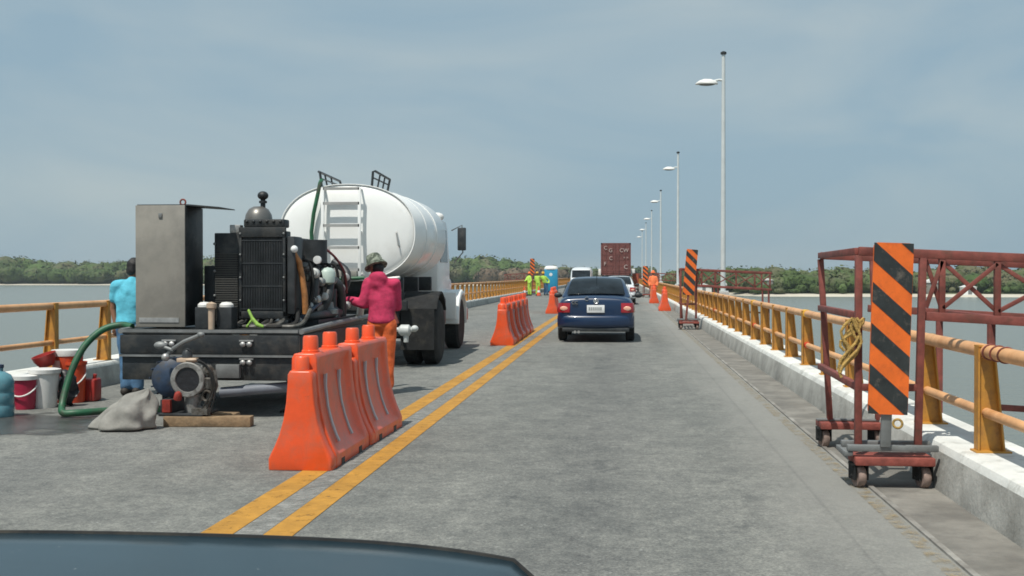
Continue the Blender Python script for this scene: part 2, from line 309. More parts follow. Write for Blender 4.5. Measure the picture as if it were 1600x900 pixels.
def obj(name, mb, mats, parent=None, bevel=0.0, sub=0, vox=0.0, smooth=True, angle=38, wob=0.0, wscale=6.0, recalc=True, smoothing=4):
    me = bpy.data.meshes.new(name); me.from_pydata(mb.v, [], mb.f)
    mats = mats if isinstance(mats, (list, tuple)) else [mats]
    for k in mats: me.materials.append(M[k])
    for p, i in zip(me.polygons, mb.m): p.material_index = i
    if recalc:
        bm = bmesh.new(); bm.from_mesh(me); bmesh.ops.recalc_face_normals(bm, faces=bm.faces); bm.to_mesh(me); bm.free()
    o = bpy.data.objects.new(name, me); COL.objects.link(o)
    if vox:
        md = o.modifiers.new('remesh', 'REMESH'); md.mode = 'VOXEL'; md.voxel_size = vox
        sm = o.modifiers.new('smooth', 'SMOOTH'); sm.iterations = smoothing; sm.factor = 0.5
        bake(o); me = o.data
        if not me.materials:
            for k in mats: me.materials.append(M[k])
    if bevel:
        md = o.modifiers.new('bevel', 'BEVEL'); md.width = bevel; md.segments = 2; md.limit_method = 'ANGLE'; md.angle_limit = R(40); bake(o); me = o.data
    if sub:
        md = o.modifiers.new('sub', 'SUBSURF'); md.levels = sub; md.render_levels = sub; bake(o); me = o.data
    if wob:
        for v in me.vertices:
            d = noise.noise_vector(v.co * wscale); v.co += d * wob
    if smooth:
        me.shade_smooth()
        if not vox and not sub: me.set_sharp_from_angle(angle=R(angle))
    if parent: o.parent = parent
    return o

def tag(o, label=None, cat=None, group=None, kind=None):
    if label: o['label'] = label
    if cat: o['category'] = cat
    if group: o['group'] = group
    if kind: o['kind'] = kind
    return o
def thing(name, label, cat, loc=(0, 0, 0), rz=0.0, group=None):
    o = bpy.data.objects.new(name, None); COL.objects.link(o); o.empty_display_size = 0.2
    o.location = loc; o.rotation_euler = (0, 0, rz); return tag(o, label, cat, group)
def copy_tree(o, parent=None, label=None, loc=None, rz=None):
    c = o.copy(); COL.objects.link(c)
    if parent: c.parent = parent
    if label: c['label'] = label
    if loc is not None: c.location = loc
    if rz is not None: c.rotation_euler = (0, 0, rz)
    for ch in list(o.children): copy_tree(ch, c)
    return c

# ------------------------------------------------------------------ setting: water, shore, deck, road
KR = 2.17; KL = -6.95; Y0 = -15.0; Y1 = 520.0; WZ = -3.0
def sheet(name, x0, x1, y0, y1, z, m, kind='structure', label=None, cat=None):
    o = obj(name, MB().add([(x0, y0, z), (x1, y0, z), (x1, y1, z), (x0, y1, z)], [(0, 1, 2, 3)]), m, smooth=False, recalc=False)
    return tag(o, label, cat, None, kind)
sheet('water', -4000, 4000, -600, 7000, WZ, 'water')

def shore_mesh():
    # outline of the land: left shore far, right shore near, one tongue with a sandy margin
    edge = [(-3000, 560), (-420, 505), (-260, 497), (-150, 500), (-60, 492), (-20, 470), (8, 300), (30, 246), (70, 243), (130, 240), (260, 262), (900, 330), (3000, 400)]
    a = MB(); rows = []
    for off, z in ((0, WZ - 0.3), (1.5, WZ + 0.05), (9, WZ + 0.5), (22, WZ + 0.8)):
        rows.append([(x, y + off, z) for x, y in edge])
    rows.append([(x, 6500, WZ + 1.2) for x, y in edge])
    n = len(edge); a.v = [p for r in rows for p in r]
    for k in range(4):
        for i in range(n - 1):
            a.f.append((k * n + i, k * n + i + 1, (k + 1) * n + i + 1, (k + 1) * n + i)); a.m.append(0 if k < 2 else 1)
    return tag(obj('shore', a, ['sand', 'scrub']), kind='structure')
shore_mesh()

deck = MB()
deck.span((KL - 0.6, Y0, -0.75), (KR + 0.58, Y1, -0.012))
for y in range(20, 500, 30): deck.span((KL, y - 0.6, WZ - 2), (KR, y + 0.6, -0.75))
tag(obj('bridge_deck', deck, 'concrete'), kind='structure')
sheet('road', KL, KR, Y0, Y1, 0.0, 'road')
def line(name, x0, x1, m, z=0.004): sheet(name, x0, x1, Y0, 420, z, m)
line('road_marking', -2.045, -1.87, 'lineyellow'); line('road_marking', -2.42, -2.225, 'lineyellow')
line('road_marking', -2.22, -2.05, 'gapgrey')
M['shoulder'] = mat('warm_grey_concrete', (0.19, 0.182, 0.163), 0.92, var=0.25, vscale=1.6, dirt=(0.125, 0.12, 0.11), dscale=2.5, dlo=0.48, dhi=0.68, bump=0.3, bscale=35)
sheet('road_shoulder', 1.72, KR + 0.01, Y0, 500, 0.003, 'shoulder')
line('road_marking', 1.60, 1.70, 'lineold', 0.007)
tag(obj('edge_strip', MB().span((1.72, Y0, -0.01), (1.755, 500, 0.014)), 'ledge'), kind='structure')
# dark wet stain where the hose has leaked
pud = MB(); random.seed(3); K = 40; pc = Vector((-5.6, 11.0, 0.004)); pts = []
for k in range(K):
    t = 2 * math.pi * k / K; rr = 1 + 0.35 * noise.noise(Vector((math.cos(t) * 1.6, math.sin(t) * 1.6, 2.2)))
    pts.append((pc.x + 1.33 * rr * math.cos(t), pc.y + 1.0 * rr * math.sin(t), 0.004))
pud.add(pts, [tuple(range(K))])
M['wet'] = mat('wet_asphalt', (0.075, 0.076, 0.073), 0.26, var=0.3, vscale=3, bump=0.5, bscale=22)
def wet_edges(m):
    t = m.node_tree; n = t.nodes; l = t.links; b = n['Principled BSDF']
    tc = n.new('ShaderNodeTexCoord'); mpp = n.new('ShaderNodeMapping'); mpp.inputs['Location'].default_value = (5.95, -11.0, 0); mpp.inputs['Scale'].default_value = (1, 1, 1); mpp.vector_type = 'POINT'
    l.new(tc.outputs['Object'], mpp.inputs['Vector'])
    m2 = n.new('ShaderNodeVectorMath'); m2.operation = 'MULTIPLY'; m2.inputs[1].default_value = (0.72, 1.05, 1); l.new(mpp.outputs['Vector'], m2.inputs[0])
    ln_ = n.new('ShaderNodeVectorMath'); ln_.operation = 'LENGTH'; l.new(m2.outputs['Vector'], ln_.inputs[0])
    no = n.new('ShaderNodeTexNoise'); no.inputs['Scale'].default_value = 2.2; no.inputs['Detail'].default_value = 6; l.new(tc.outputs['Object'], no.inputs['Vector'])
    ad = n.new('ShaderNodeMath'); ad.operation = 'MULTIPLY_ADD'; l.new(no.outputs['Fac'], ad.inputs[0]); ad.inputs[1].default_value = 1.5; l.new(ln_.outputs['Value'], ad.inputs[2])
    r_ = n.new('ShaderNodeMapRange'); r_.inputs['From Min'].default_value = 1.3; r_.inputs['From Max'].default_value = 1.62; r_.inputs['To Min'].default_value = 0.92; r_.inputs['To Max'].default_value = 0.0
    l.new(ad.outputs[0], r_.inputs['Value']); l.new(r_.outputs['Result'], b.inputs['Alpha'])
wet_edges(M['wet'])
tag(obj('wet_patch', pud, 'wet', smooth=False), kind='structure')

def kerb(name, side, label):
    a = MB(); x = KR if side > 0 else KL; s = side
    prof = [(0, -0.01), (0.05, 0.255), (0.075, 0.30), (0.10, 0.312), (0.56, 0.312), (0.58, 0.29), (0.58, -0.65), (0.5, -0.65), (0.45, -0.2), (0.02, -0.2)]
    ys = [Y0 + k * 3.0 for k in range(60)] + [200, 300, Y1]
    rs = [[(x + s * u, y, w) for u, w in prof] for y in ys]
    a.rings(rs)
    n = len(prof)
    o = obj(name, a, ['kerb', 'kerb_white'], angle=25)
    for p in o.data.polygons:
        c = p.center
        if c.z > 0.26: p.material_index = 1
    return tag(o, label, 'kerb')
kerb('concrete_kerb', 1, 'long grey concrete kerb with white painted top along the right edge of the bridge')
kerb('concrete_kerb', -1, 'long grey concrete kerb with white painted top along the left edge of the bridge')

# ------------------------------------------------------------------ guard rails
def post_mesh(s, h):
    a = MB(); z0 = 0.312; z1 = h; t = 0.012
    b0, b1 = 0.0, 0.155; t1 = 0.085            # inner edge vertical, outer edge sloping
    a.prism([(s * b0, z0), (s * b1, z0), (s * t1, z1), (s * b0, z1)], 'y', -t / 2, t / 2)
    a.span((s * (b0 - 0.012), -0.045, z0), (s * b0, 0.045, z1))
    P = [(s * b1, -0.045, z0), (s * b1, 0.045, z0), (s * (b1 + .012), 0.045, z0), (s * (b1 + .012), -0.045, z0)]
    Q = [(s * t1, -0.045, z1), (s * t1, 0.045, z1), (s * (t1 + .012), 0.045, z1), (s * (t1 + .012), -0.045, z1)]
    a.rings([P, Q])
    a.span((s * -0.03, -0.07, z0), (s * 0.2, 0.07, z0 + 0.012))
    a.span((s * -0.012, -0.05, z1), (s * (t1 + 0.02), 0.05, z1 + 0.01))
    return a
def guard_rail(side, x, ztop, zmid, first, label):
    t = thing('guard_rail', label, 'railing', (x, 0, 0))
    s = side
    obj('top_rail', MB().cyl((s * 0.045, Y0, ztop), (s * 0.045, 420, ztop), 0.047, None, 14), 'rail', t)
    obj('middle_rail', MB().cyl((s * 0.055, Y0, zmid), (s * 0.055, 420, zmid), 0.034, None, 12), 'rail', t)
    p0 = obj('post', post_mesh(s, ztop + 0.03), 'post', t); p0.location.y = first
    for k in range(1, 100):
        c = p0.copy(); COL.objects.link(c); c.location.y = first + 1.5 * k
    far = MB(); pm = post_mesh(s, ztop + 0.03)
    for k in range(100, 180): far.add([(v[0], v[1] + first + 1.5 * k, v[2]) for v in pm.v], pm.f)
    tag(obj('distant_posts', far, 'post', t), kind='stuff')
    return t
PR = 2.365
gr = guard_rail(1, PR, 0.985, 0.573, 7.94 - 1.5, 'faded ochre steel guard rail with two pipes along the right side of the bridge')
gl = guard_rail(-1, -7.1, 1.10, 0.64, 9.4, 'ochre steel guard rail along the left side behind the trailer and tank truck')
for k in (5, 9, 15):
    y = 7.94 + 1.5 * k
    obj('rail_clamp', MB().tube([(0.045, y - 0.11, 0.985), (0.045, y + 0.11, 0.985)], 0.055, 14), 'yellow', gr)
    obj('red_band', MB().tube([(0.055, y - 0.1, 0.573), (0.055, y + 0.1, 0.573)], 0.041, 12), 'redtape', gr)
for y in (6.9, 7.05, 7.2):
    obj('wire_tie', MB().ring((0.045, y + 0.62, 0.985), (0.1, 1, 0.25), 0.052, 0.006, 20, 6), 'rust', gr)

# ------------------------------------------------------------------ street lamps
def lamp():
    t = thing('street_lamp', '', 'street lamp', (2.86, 0, 0), 0, 'street lamps along the right side of the bridge')
    obj('pedestal', MB().span((-0.16, -0.16, -0.7), (0.16, 0.16, 1.02)), 'concrete', t, bevel=0.02)
    a = MB().cyl((0, 0, 1.03), (0, 0, 7.75), 0.075, 0.05, 14); a.span((-0.14, -0.14, 1.02), (0.14, 0.14, 1.05))
    obj('pole', a, 'galv', t)
    obj('pole_cap', MB().lathe([(0.052, 0), (0.085, 0.02), (0.085, 0.07), (0.03, 0.1)], (0, 0, 7.75)), 'darkgrey', t)
    obj('arm', MB().tube([(0, 0, 7.02), (-0.12, 0, 7.04), (-0.3, 0, 7.0)], 0.035, 10), 'galv', t)
    h = MB(); rs = []
    for u, zt, w in ((0.0, 0.03, 0.04), (0.06, 0.09, 0.10), (0.2, 0.14, 0.15), (0.38, 0.145, 0.165), (0.52, 0.10, 0.14), (0.6, 0.04, 0.08), (0.63, 0.015, 0.03)):
        rs.append([(-0.16 - u, w * math.cos(q), 6.93 + (zt * math.sin(q) if math.sin(q) > 0 else 0.02 * math.sin(q))) for q in [2 * math.pi * k / 16 for k in range(16)]])
    h.rings(rs); hd = obj('lamp_head', h, 'whiteplastic', t, angle=60)
    g = MB(); g.ell((-0.47, 0, 6.925), (0.25, 0.125, 0.05), 16, 8); obj('lens', g, 'greysteel', hd)
    return t
names = ['tall pale street lamp nearest the camera, its pole rising right of the second hazard board', 'second street lamp from the camera, smaller and left of the tallest one', 'third street lamp from the camera along the right rail', 'fourth street lamp from the camera along the right rail',
         'fifth street lamp from the camera, just right of the container', 'farthest and smallest street lamp, faint beside the top right edge of the container']
l0 = lamp()
for k, nm in enumerate(names):
    yy = 33.2 + 26.6 * k
    if k == 0: l0.location.y = yy; l0['label'] = nm
    else: copy_tree(l0, None, nm, (2.86, yy, 0))

# ------------------------------------------------------------------ water filled barriers
def barrier():
    t = thing('water_barrier', '', 'barrier', (0, 0, 0), 0, 'orange plastic water barriers along the lanes')
    Lh = 1.28
    prof = [(0.25, 0.0), (0.25, 0.10), (0.235, 0.14), (0.20, 0.22), (0.165, 0.32), (0.135, 0.44), (0.112, 0.6), (0.10, 0.78), (0.098, 0.85), (0.08, 0.885)]
    def sec(y, ins, top=1.0, w=1.0):
        q = [(max(x * w - (ins if 0.13 < z < 0.83 else 0), 0.02), z * top) for x, z in prof]
        return [(x, y, z) for x, z in q] + [(-x, y, z) for x, z in reversed(q)]
    a = MB()
    a.rings([sec(0.0, 0, 0.855, 0.95), sec(0.02, 0, 0.862), sec(0.13, 0, 0.866)])
    st = [(0.125, 0), (0.19, 0), (0.23, 0.03), (0.5, 0.028), (0.8, 0.028), (1.12, 0.03), (1.16, 0), (Lh - 0.02, 0), (Lh, 0.0)]
    a.rings([sec(y, i) for y, i in st])
    o = obj('barrier_body', a, 'orange', t, bevel=0.008, angle=50)
    for y in (0.31, 0.91): obj('peg', MB().lathe([(0.07, 0.86), (0.07, 0.9), (0.062, 0.905), (0.06, 1.0), (0.052, 1.015), (0.0, 1.015)], (0, y, 0), n=18), 'orange', t)
    obj('connector_lug', MB().lathe([(0.058, 0.74), (0.055, 0.855), (0.045, 0.87), (0.0, 0.87)], (0, 0.065, 0), n=18), 'orange', t)
    for s in (1, -1):
        for y in (0.42, 0.86):
            g = MB(); rr = []
            for x, z in ((0.093, 0.70), (0.09, 0.6), (0.108, 0.44), (0.138, 0.32), (0.173, 0.22), (0.2, 0.165)):
                rr.append([(s * (x - 0.012), y - 0.02, z), (s * (x - 0.012), y + 0.02, z), (s * (x + 0.008), y + 0.02, z + .01), (s * (x + 0.008), y - 0.02, z + .01)])
            g.rings(rr); obj('rib', g, 'strip', t)
    for s in (1, -1):
        for y in (0.35, 0.95): obj('base_slot', MB().span((s * 0.2, y - 0.05, 0.0), (s * 0.253, y + 0.05, 0.055)), 'dark', t)
    return t
b0 = barrier()
spots = [(-2.44, 8.56, R(0.5), 'orange water barrier with pale ribs nearest the camera, first of the pair beside the trailer'),
         (-2.43, 9.90, R(-1.2), 'orange water barrier beside the worker in orange trousers, behind the nearest barrier')]
ln = ['front', 'second', 'third', 'fourth', 'last']
for k in range(5): spots.append((-2.53 - 0.01 * k, 24.23 + 1.3 * k, R(1.5), '%s orange water barrier in the row left of the blue sedan' % ln[k]))
for k in range(3): spots.append((-2.7 - 0.03 * k, 44.5 + 1.3 * k, R(2), ['front', 'middle', 'rear'][k] + ' orange water barrier in the short row behind the left edge of the blue sedan'))
spots += [(1.78, 48.3, 0, 'orange water barrier standing end on beside the right kerb, nearer of two'), (1.7, 61.4, 0, 'farther orange water barrier by the right kerb, in front of the person in orange')]
for k, (x, y, rz, lb) in enumerate(spots):
    if k == 0: b0.location = (x, y, 0); b0['label'] = lb
    else: copy_tree(b0, None, lb, (x, y, 0), rz)

# ------------------------------------------------------------------ hazard boards and rolling gantries
def hazard_board(label, loc, tilt=0.0, w=0.27, h=1.19, sign=1, grp='orange and black striped hazard boards'):
    t = thing('hazard_board', label, 'sign', loc, 0, grp); t.rotation_euler = (0, tilt, 0)
    a = MB(); r = 0.03; pts = []
    for cx, cz, a0 in ((w / 2 - r, r, -90), (w / 2 - r, h - r, 0), (-w / 2 + r, h - r, 90), (-w / 2 + r, r, 180)):
        for k in range(5): q = R(a0 + 22.5 * k); pts.append((cx + r * math.cos(q), cz + r * math.sin(q)))
    a.prism(pts, 'y', 0, 0.015); obj('panel', a, 'hzorange', t)
    # diagonal stripes falling to the right, clipped to the panel
    b = MB(); pitch = 0.283; sl = 0.86 * sign; bw = 0.135
    def clip(poly, f):
        out = []
        for p, q in zip(poly, poly[1:] + poly[:1]):
            fp, fq = f(p), f(q)
            if fp >= 0: out.append(p)
            if (fp >= 0) != (fq >= 0):
                u = fp / (fp - fq); out.append((p[0] + (q[0] - p[0]) * u, p[1] + (q[1] - p[1]) * u))
        return out
    for k in range(-1, 6):
        c = 0.10 + pitch * k
        poly = [(-w / 2 - .1, c + sl * (w / 2 + .1)), (w / 2 + .1, c - sl * (w / 2 + .1)), (w / 2 + .1, c - sl * (w / 2 + .1) + bw), (-w / 2 - .1, c + sl * (w / 2 + .1) + bw)]
        e = 0.002
        for f in (lambda p: p[0] + w / 2 - e, lambda p: w / 2 - e - p[0], lambda p: p[1] - e, lambda p: h - e - p[1]): poly = clip(poly, f) if poly else poly
        if len(poly) > 2: b.prism(poly, 'y', -0.003, 0.001)
    obj('stripes', b, 'hzblack', t, smooth=False)
    return t

def gantry(label, loc, out=1, dark=False, reach=4.1 - 1.66, panel=False, near=False):
    """Red steel work platform: two wheeled trolleys on the shoulder, a truss reaching over the rail, ladders hanging outside."""
    t = thing('rolling_gantry', label, 'work platform', loc, 0, 'red steel rolling gantries hung over the bridge rails')
    s = out; D = 1.9; zt = 1.66; zb = 1.205; sag = 0.055
    X = lambda x: s * x
    def pt(x, y, z): return (X(x), y, z - (sag * max(x - 0.43, 0)))
    for y, zb0, ox in ((0.0, 0.285, 0.0), (D, 0.235, 0.14)):
        for x in (0.0, 0.41): obj('upright', MB().bar((X(x + ox), y, zb0), (X(x + ox * 0.4 + (0.03 if x else 0)), y, zt - .03), 0.049, 0.049), 'rust', t, bevel=0.006)
        tr = MB()
        tr.bar(pt(0.0 + ox * .4, y, zt), pt(reach, y, zt), 0.05, 0.062)
        tr.bar(pt(0.46, y, zb), pt(reach, y, zb), 0.05, 0.062)
        xs = [0.57, 0.945, 1.5, 2.0, reach - 0.03] if y == 0 else [1.08, reach - 0.03]
        for x in xs: tr.bar(pt(x, y, zb + .02), pt(x, y, zt - .02), 0.042, 0.042)
        for xa, xb in (list(zip([0.46] + xs, xs)) if y == 0 else []):
            tr.bar(pt(xa, y + .008, zt - .06), pt(xb, y + .008, zb + .06), 0.018, 0.03)
            tr.bar(pt(xa, y - .012, zb + .06), pt(xb, y - .012, zt - .06), 0.018, 0.03)
        obj('truss', tr, 'rust', t, bevel=0.004)
        # trolley
        tl = MB(); x0, x1 = -0.06 + ox * 0.6, 0.5 + ox * 0.6
        if y == 0:
            tl.span((X(x0 - .03), -0.10, 0.262), (X(x1 + .03), -0.05, 0.305)); tl.span((X(x0 - .03), 0.12, 0.262), (X(x1 + .03), 0.17, 0.305))
            tl.span((X(x0 - .05), -0.09, 0.225), (X(x0 + .01), 0.24, 0.26))
        else: tl.span((X(x0), -0.02 + y, 0.225), (X(x1), 0.02 + y, 0.245))
        obj('trolley_frame', tl, 'greysteel', t, bevel=0.006)
        pl = MB().span((X(x0 + .02), y - 0.13, 0.165), (X(x1 - .0), y + 0.16, 0.222)); obj('trolley_plank', pl, 'rustwood', t, bevel=0.006)
        for x in (x0 + 0.06, x1 - 0.06):
            cy_ = y + 0.0
            w = obj('caster', MB().lathe([(0.02, -0.028), (0.072, -0.028), (0.08, -0.016), (0.08, 0.016), (0.072, 0.028), (0.02, 0.028)], (X(x), cy_ - 0.03, 0.08), (1, 0.22, 0), 22), 'hubrust', t)
            f = MB()
            for q in (-1, 1): f.box((X(x) + q * 0.043, cy_ - 0.02 + q * .008, 0.115), (0.014, 0.11, 0.12), Matrix.Rotation(R(12), 3, 'Z'))
            f.box((X(x), cy_ - 0.02, 0.163), (0.12, 0.13, 0.012)); f.cyl((X(x) - .055, cy_ - .03, .08), (X(x) + .055, cy_ - .03, .08), 0.012)
            obj('caster_fork', f, 'rubber', w)
    if near:
        for yy in (0.35, -0.9):
            hk_ = MB(); hk_.bar((X(1.06), yy, 0.06), (X(1.62), yy, 0.06), 0.03, 0.03); hk_.bar((X(1.45), yy, -0.25), (X(1.45), yy, 0.25), 0.022, 0.022); obj('clamp_hook', hk_, 'dark', t)
    ties = [((X(0.0), 0.02, z), (X(0.055), D, z)) for z in (zt, zb, 0.70)] + [(pt(reach, 0, z), pt(reach, D, z)) for z in (zt, zb)] + [((X(0), 0, 0.70), (X(0.44), 0, 0.70)), (pt(1.07, 0.02, zb), pt(1.07, D, zb))]
    for pa, pb in ties: obj('cross_tie', MB().bar(pa, pb, 0.045, 0.05), 'rust', t, bevel=0.004)
    for y in (0.5, D):
        for x in (1.06, reach): obj('hanger', MB().bar(pt(x, y, zb), pt(x, y, -1.6), 0.05, 0.05), 'rust', t, bevel=0.004)
    pf = MB().span((X(1.0), 0.4, -1.66), (X(reach + .06), D + 0.1, -1.6)); pf.bar(pt(1.06, 0.5, 0.55), pt(reach, 0.5, 0.55), 0.035, 0.045); pf.bar(pt(1.06, D, -0.3), pt(reach, D, -0.3), 0.035, 0.045)
    obj('hanging_platform', pf, 'rust', t, bevel=0.004)
    if panel: obj('mesh_panel', MB().span((X(-0.05), -0.07, 0.45), (X(0.5), -0.04, 1.62)), 'redpanel', t)
    return t
M['hubrust'] = mat('dusty_caster_tread', (0.24, 0.175, 0.15), 0.8, var=0.3, vscale=15)
M['redpanel'] = mat('faded_red_panel', (0.36, 0.08, 0.04), 0.7, var=0.25, vscale=5)
g0 = gantry('red steel rolling gantry with wheeled trolleys on the right shoulder, nearest the camera', (1.66, 8.32, 0), near=True)
rp = MB(); random.seed(5)
for k in range(7):
    x = -0.03 + random.uniform(-.03, .03); y = -0.04 + random.uniform(-.02, .02); pts = []
    for j in range(8): pts.append((x + 0.05 * math.sin(j * 0.9 + k) - 0.012 * j, y, 1.19 - 0.055 * j * (0.6 + 0.08 * k)))
    rp.tube(pts, 0.011, 7)
M['rope'] = mat('yellow_rope', (0.42, 0.27, 0.08), 0.9, var=0.3, vscale=30, bump=0.5, bscale=80)
ro = obj('rope_bundle', rp, 'rope'); ro.location = (1.66, 8.3, 0); tag(ro, 'bundle of yellow rope knotted on the left upright of the nearest gantry', 'rope')
st = MB().span((-0.035, 0.03, 0.31), (0.035, 0.045, 0.9))
hb = hazard_board('large orange and black striped hazard board on the nearest gantry, in the right foreground', (1.832, 8.18, 0.525), R(1.9)); 
so = obj('stand_bar', MB().span((-0.035, 0.02, -0.23), (0.035, 0.05, 0.7)), 'greysteel', hb, bevel=0.003)
bb = MB().span((-0.03, 0.02, 0.72), (0.03, 0.12, 0.76)); obj('bracket', bb, 'greysteel', hb)
obj('ring_fastener', MB().ring((0.07, 0.0, -0.06), (0.3, 1, 0), 0.03, 0.009, 18, 7), 'rope', hb)
gantry('red steel rolling gantry on the right carrying the second hazard board from the camera', (1.60, 31.9, 0))
hazard_board('medium orange and black striped hazard board on the second gantry, left of the nearest lamp', (1.80, 31.75, 0.95), R(5), w=0.31, h=1.25)
obj('stand_bar', MB().span((-0.03, 0.02, -0.68), (0.03, 0.05, 0.5)), 'rust', bpy.data.objects[[o.name for o in COL.objects if o.name.startswith('hazard_board')][-1]])
gantry('small distant red gantry on the right shoulder, third from the camera', (1.40, 77.5, 0))
hazard_board('small distant orange hazard board on the right, beside the container truck', (1.53, 77.3, 0.85), R(1), w=0.33, h=1.25)
gantry('farthest red gantry with a faded red panel just right of the container truck', (0.98, 105.0, 0), panel=True)
gantry('red gantry reaching over the left guard rail behind the hi-vis road workers', (-6.45, 87.0, 0), out=-1)
hazard_board('small orange hazard board above the heads of the hi-vis workers on the left', (-6.75, 86.8, 1.5), 0, w=0.33, h=1.25)
obj('stand_bar', MB().span((-0.03, 0.02, -1.2), (0.03, 0.05, 0.4)), 'rust', bpy.data.objects[[o.name for o in COL.objects if o.name.startswith('hazard_board')][-1]])

# ------------------------------------------------------------------ wheels
def wheel(parent, c, r, w, tyre='rubber', rim='alu', axis=(1, 0, 0), name='wheel'):
    x = obj(name, MB().lathe([(r * 0.58, -w / 2), (r * 0.9, -w / 2), (r, -w * 0.36), (r, w * 0.36), (r * 0.9, w / 2), (r * 0.58, w / 2)], c, axis, 28), tyre, parent)
    obj('rim', MB().lathe([(0.001, -w * 0.3), (r * 0.3, -w * 0.36), (r * 0.5, -w * 0.42), (r * 0.585, -w * 0.5), (r * 0.585, w * 0.5), (r * 0.5, w * 0.42), (r * 0.3, w * 0.36), (0.001, w * 0.3)], c, axis, 24), rim, x)
    return x

# ------------------------------------------------------------------ cars
def car_body(L_, Wd, prof, name, m, parent):
    """Loft: stations (y, zlow, ztop, halfwidth); cross-section with tumble at the shoulder."""
    rs = []
    for y, zl, zt, w in prof:
        h = zt - zl
        half = [(0.0, zl), (w * 0.82, zl), (w * 0.95, zl + h * 0.12), (w, zl + h * 0.40), (w * 0.985, zl + h * 0.7), (w * 0.93, zl + h * 0.9), (w * 0.8, zt - h * 0.015), (w * 0.4, zt + 0.01), (0.0, zt + 0.015)]
        rs.append([(x, y, z) for x, z in half] + [(-x, y, z) for x, z in reversed(half[1:-1])])
    return obj(name, MB().rings(rs), m, parent, sub=2)
def strip_pane(name, rows, m, parent):
    """rows of points -> a thin curved pane"""
    a = MB(); n = len(rows[0]); a.v = [tuple(p) for r in rows for p in r]
    for k in range(len(rows) - 1):
        for i in range(n - 1): a.f.append((k * n + i, k * n + i + 1, (k + 1) * n + i + 1, (k + 1) * n + i)); a.m.append(0)
    o = obj(name, a, m, parent)
    md = o.modifiers.new('solid', 'SOLIDIFY'); md.thickness = 0.006; md.offset = 0; bake(o); o.data.shade_smooth(); o.data.set_sharp_from_angle(angle=R(40)); return o

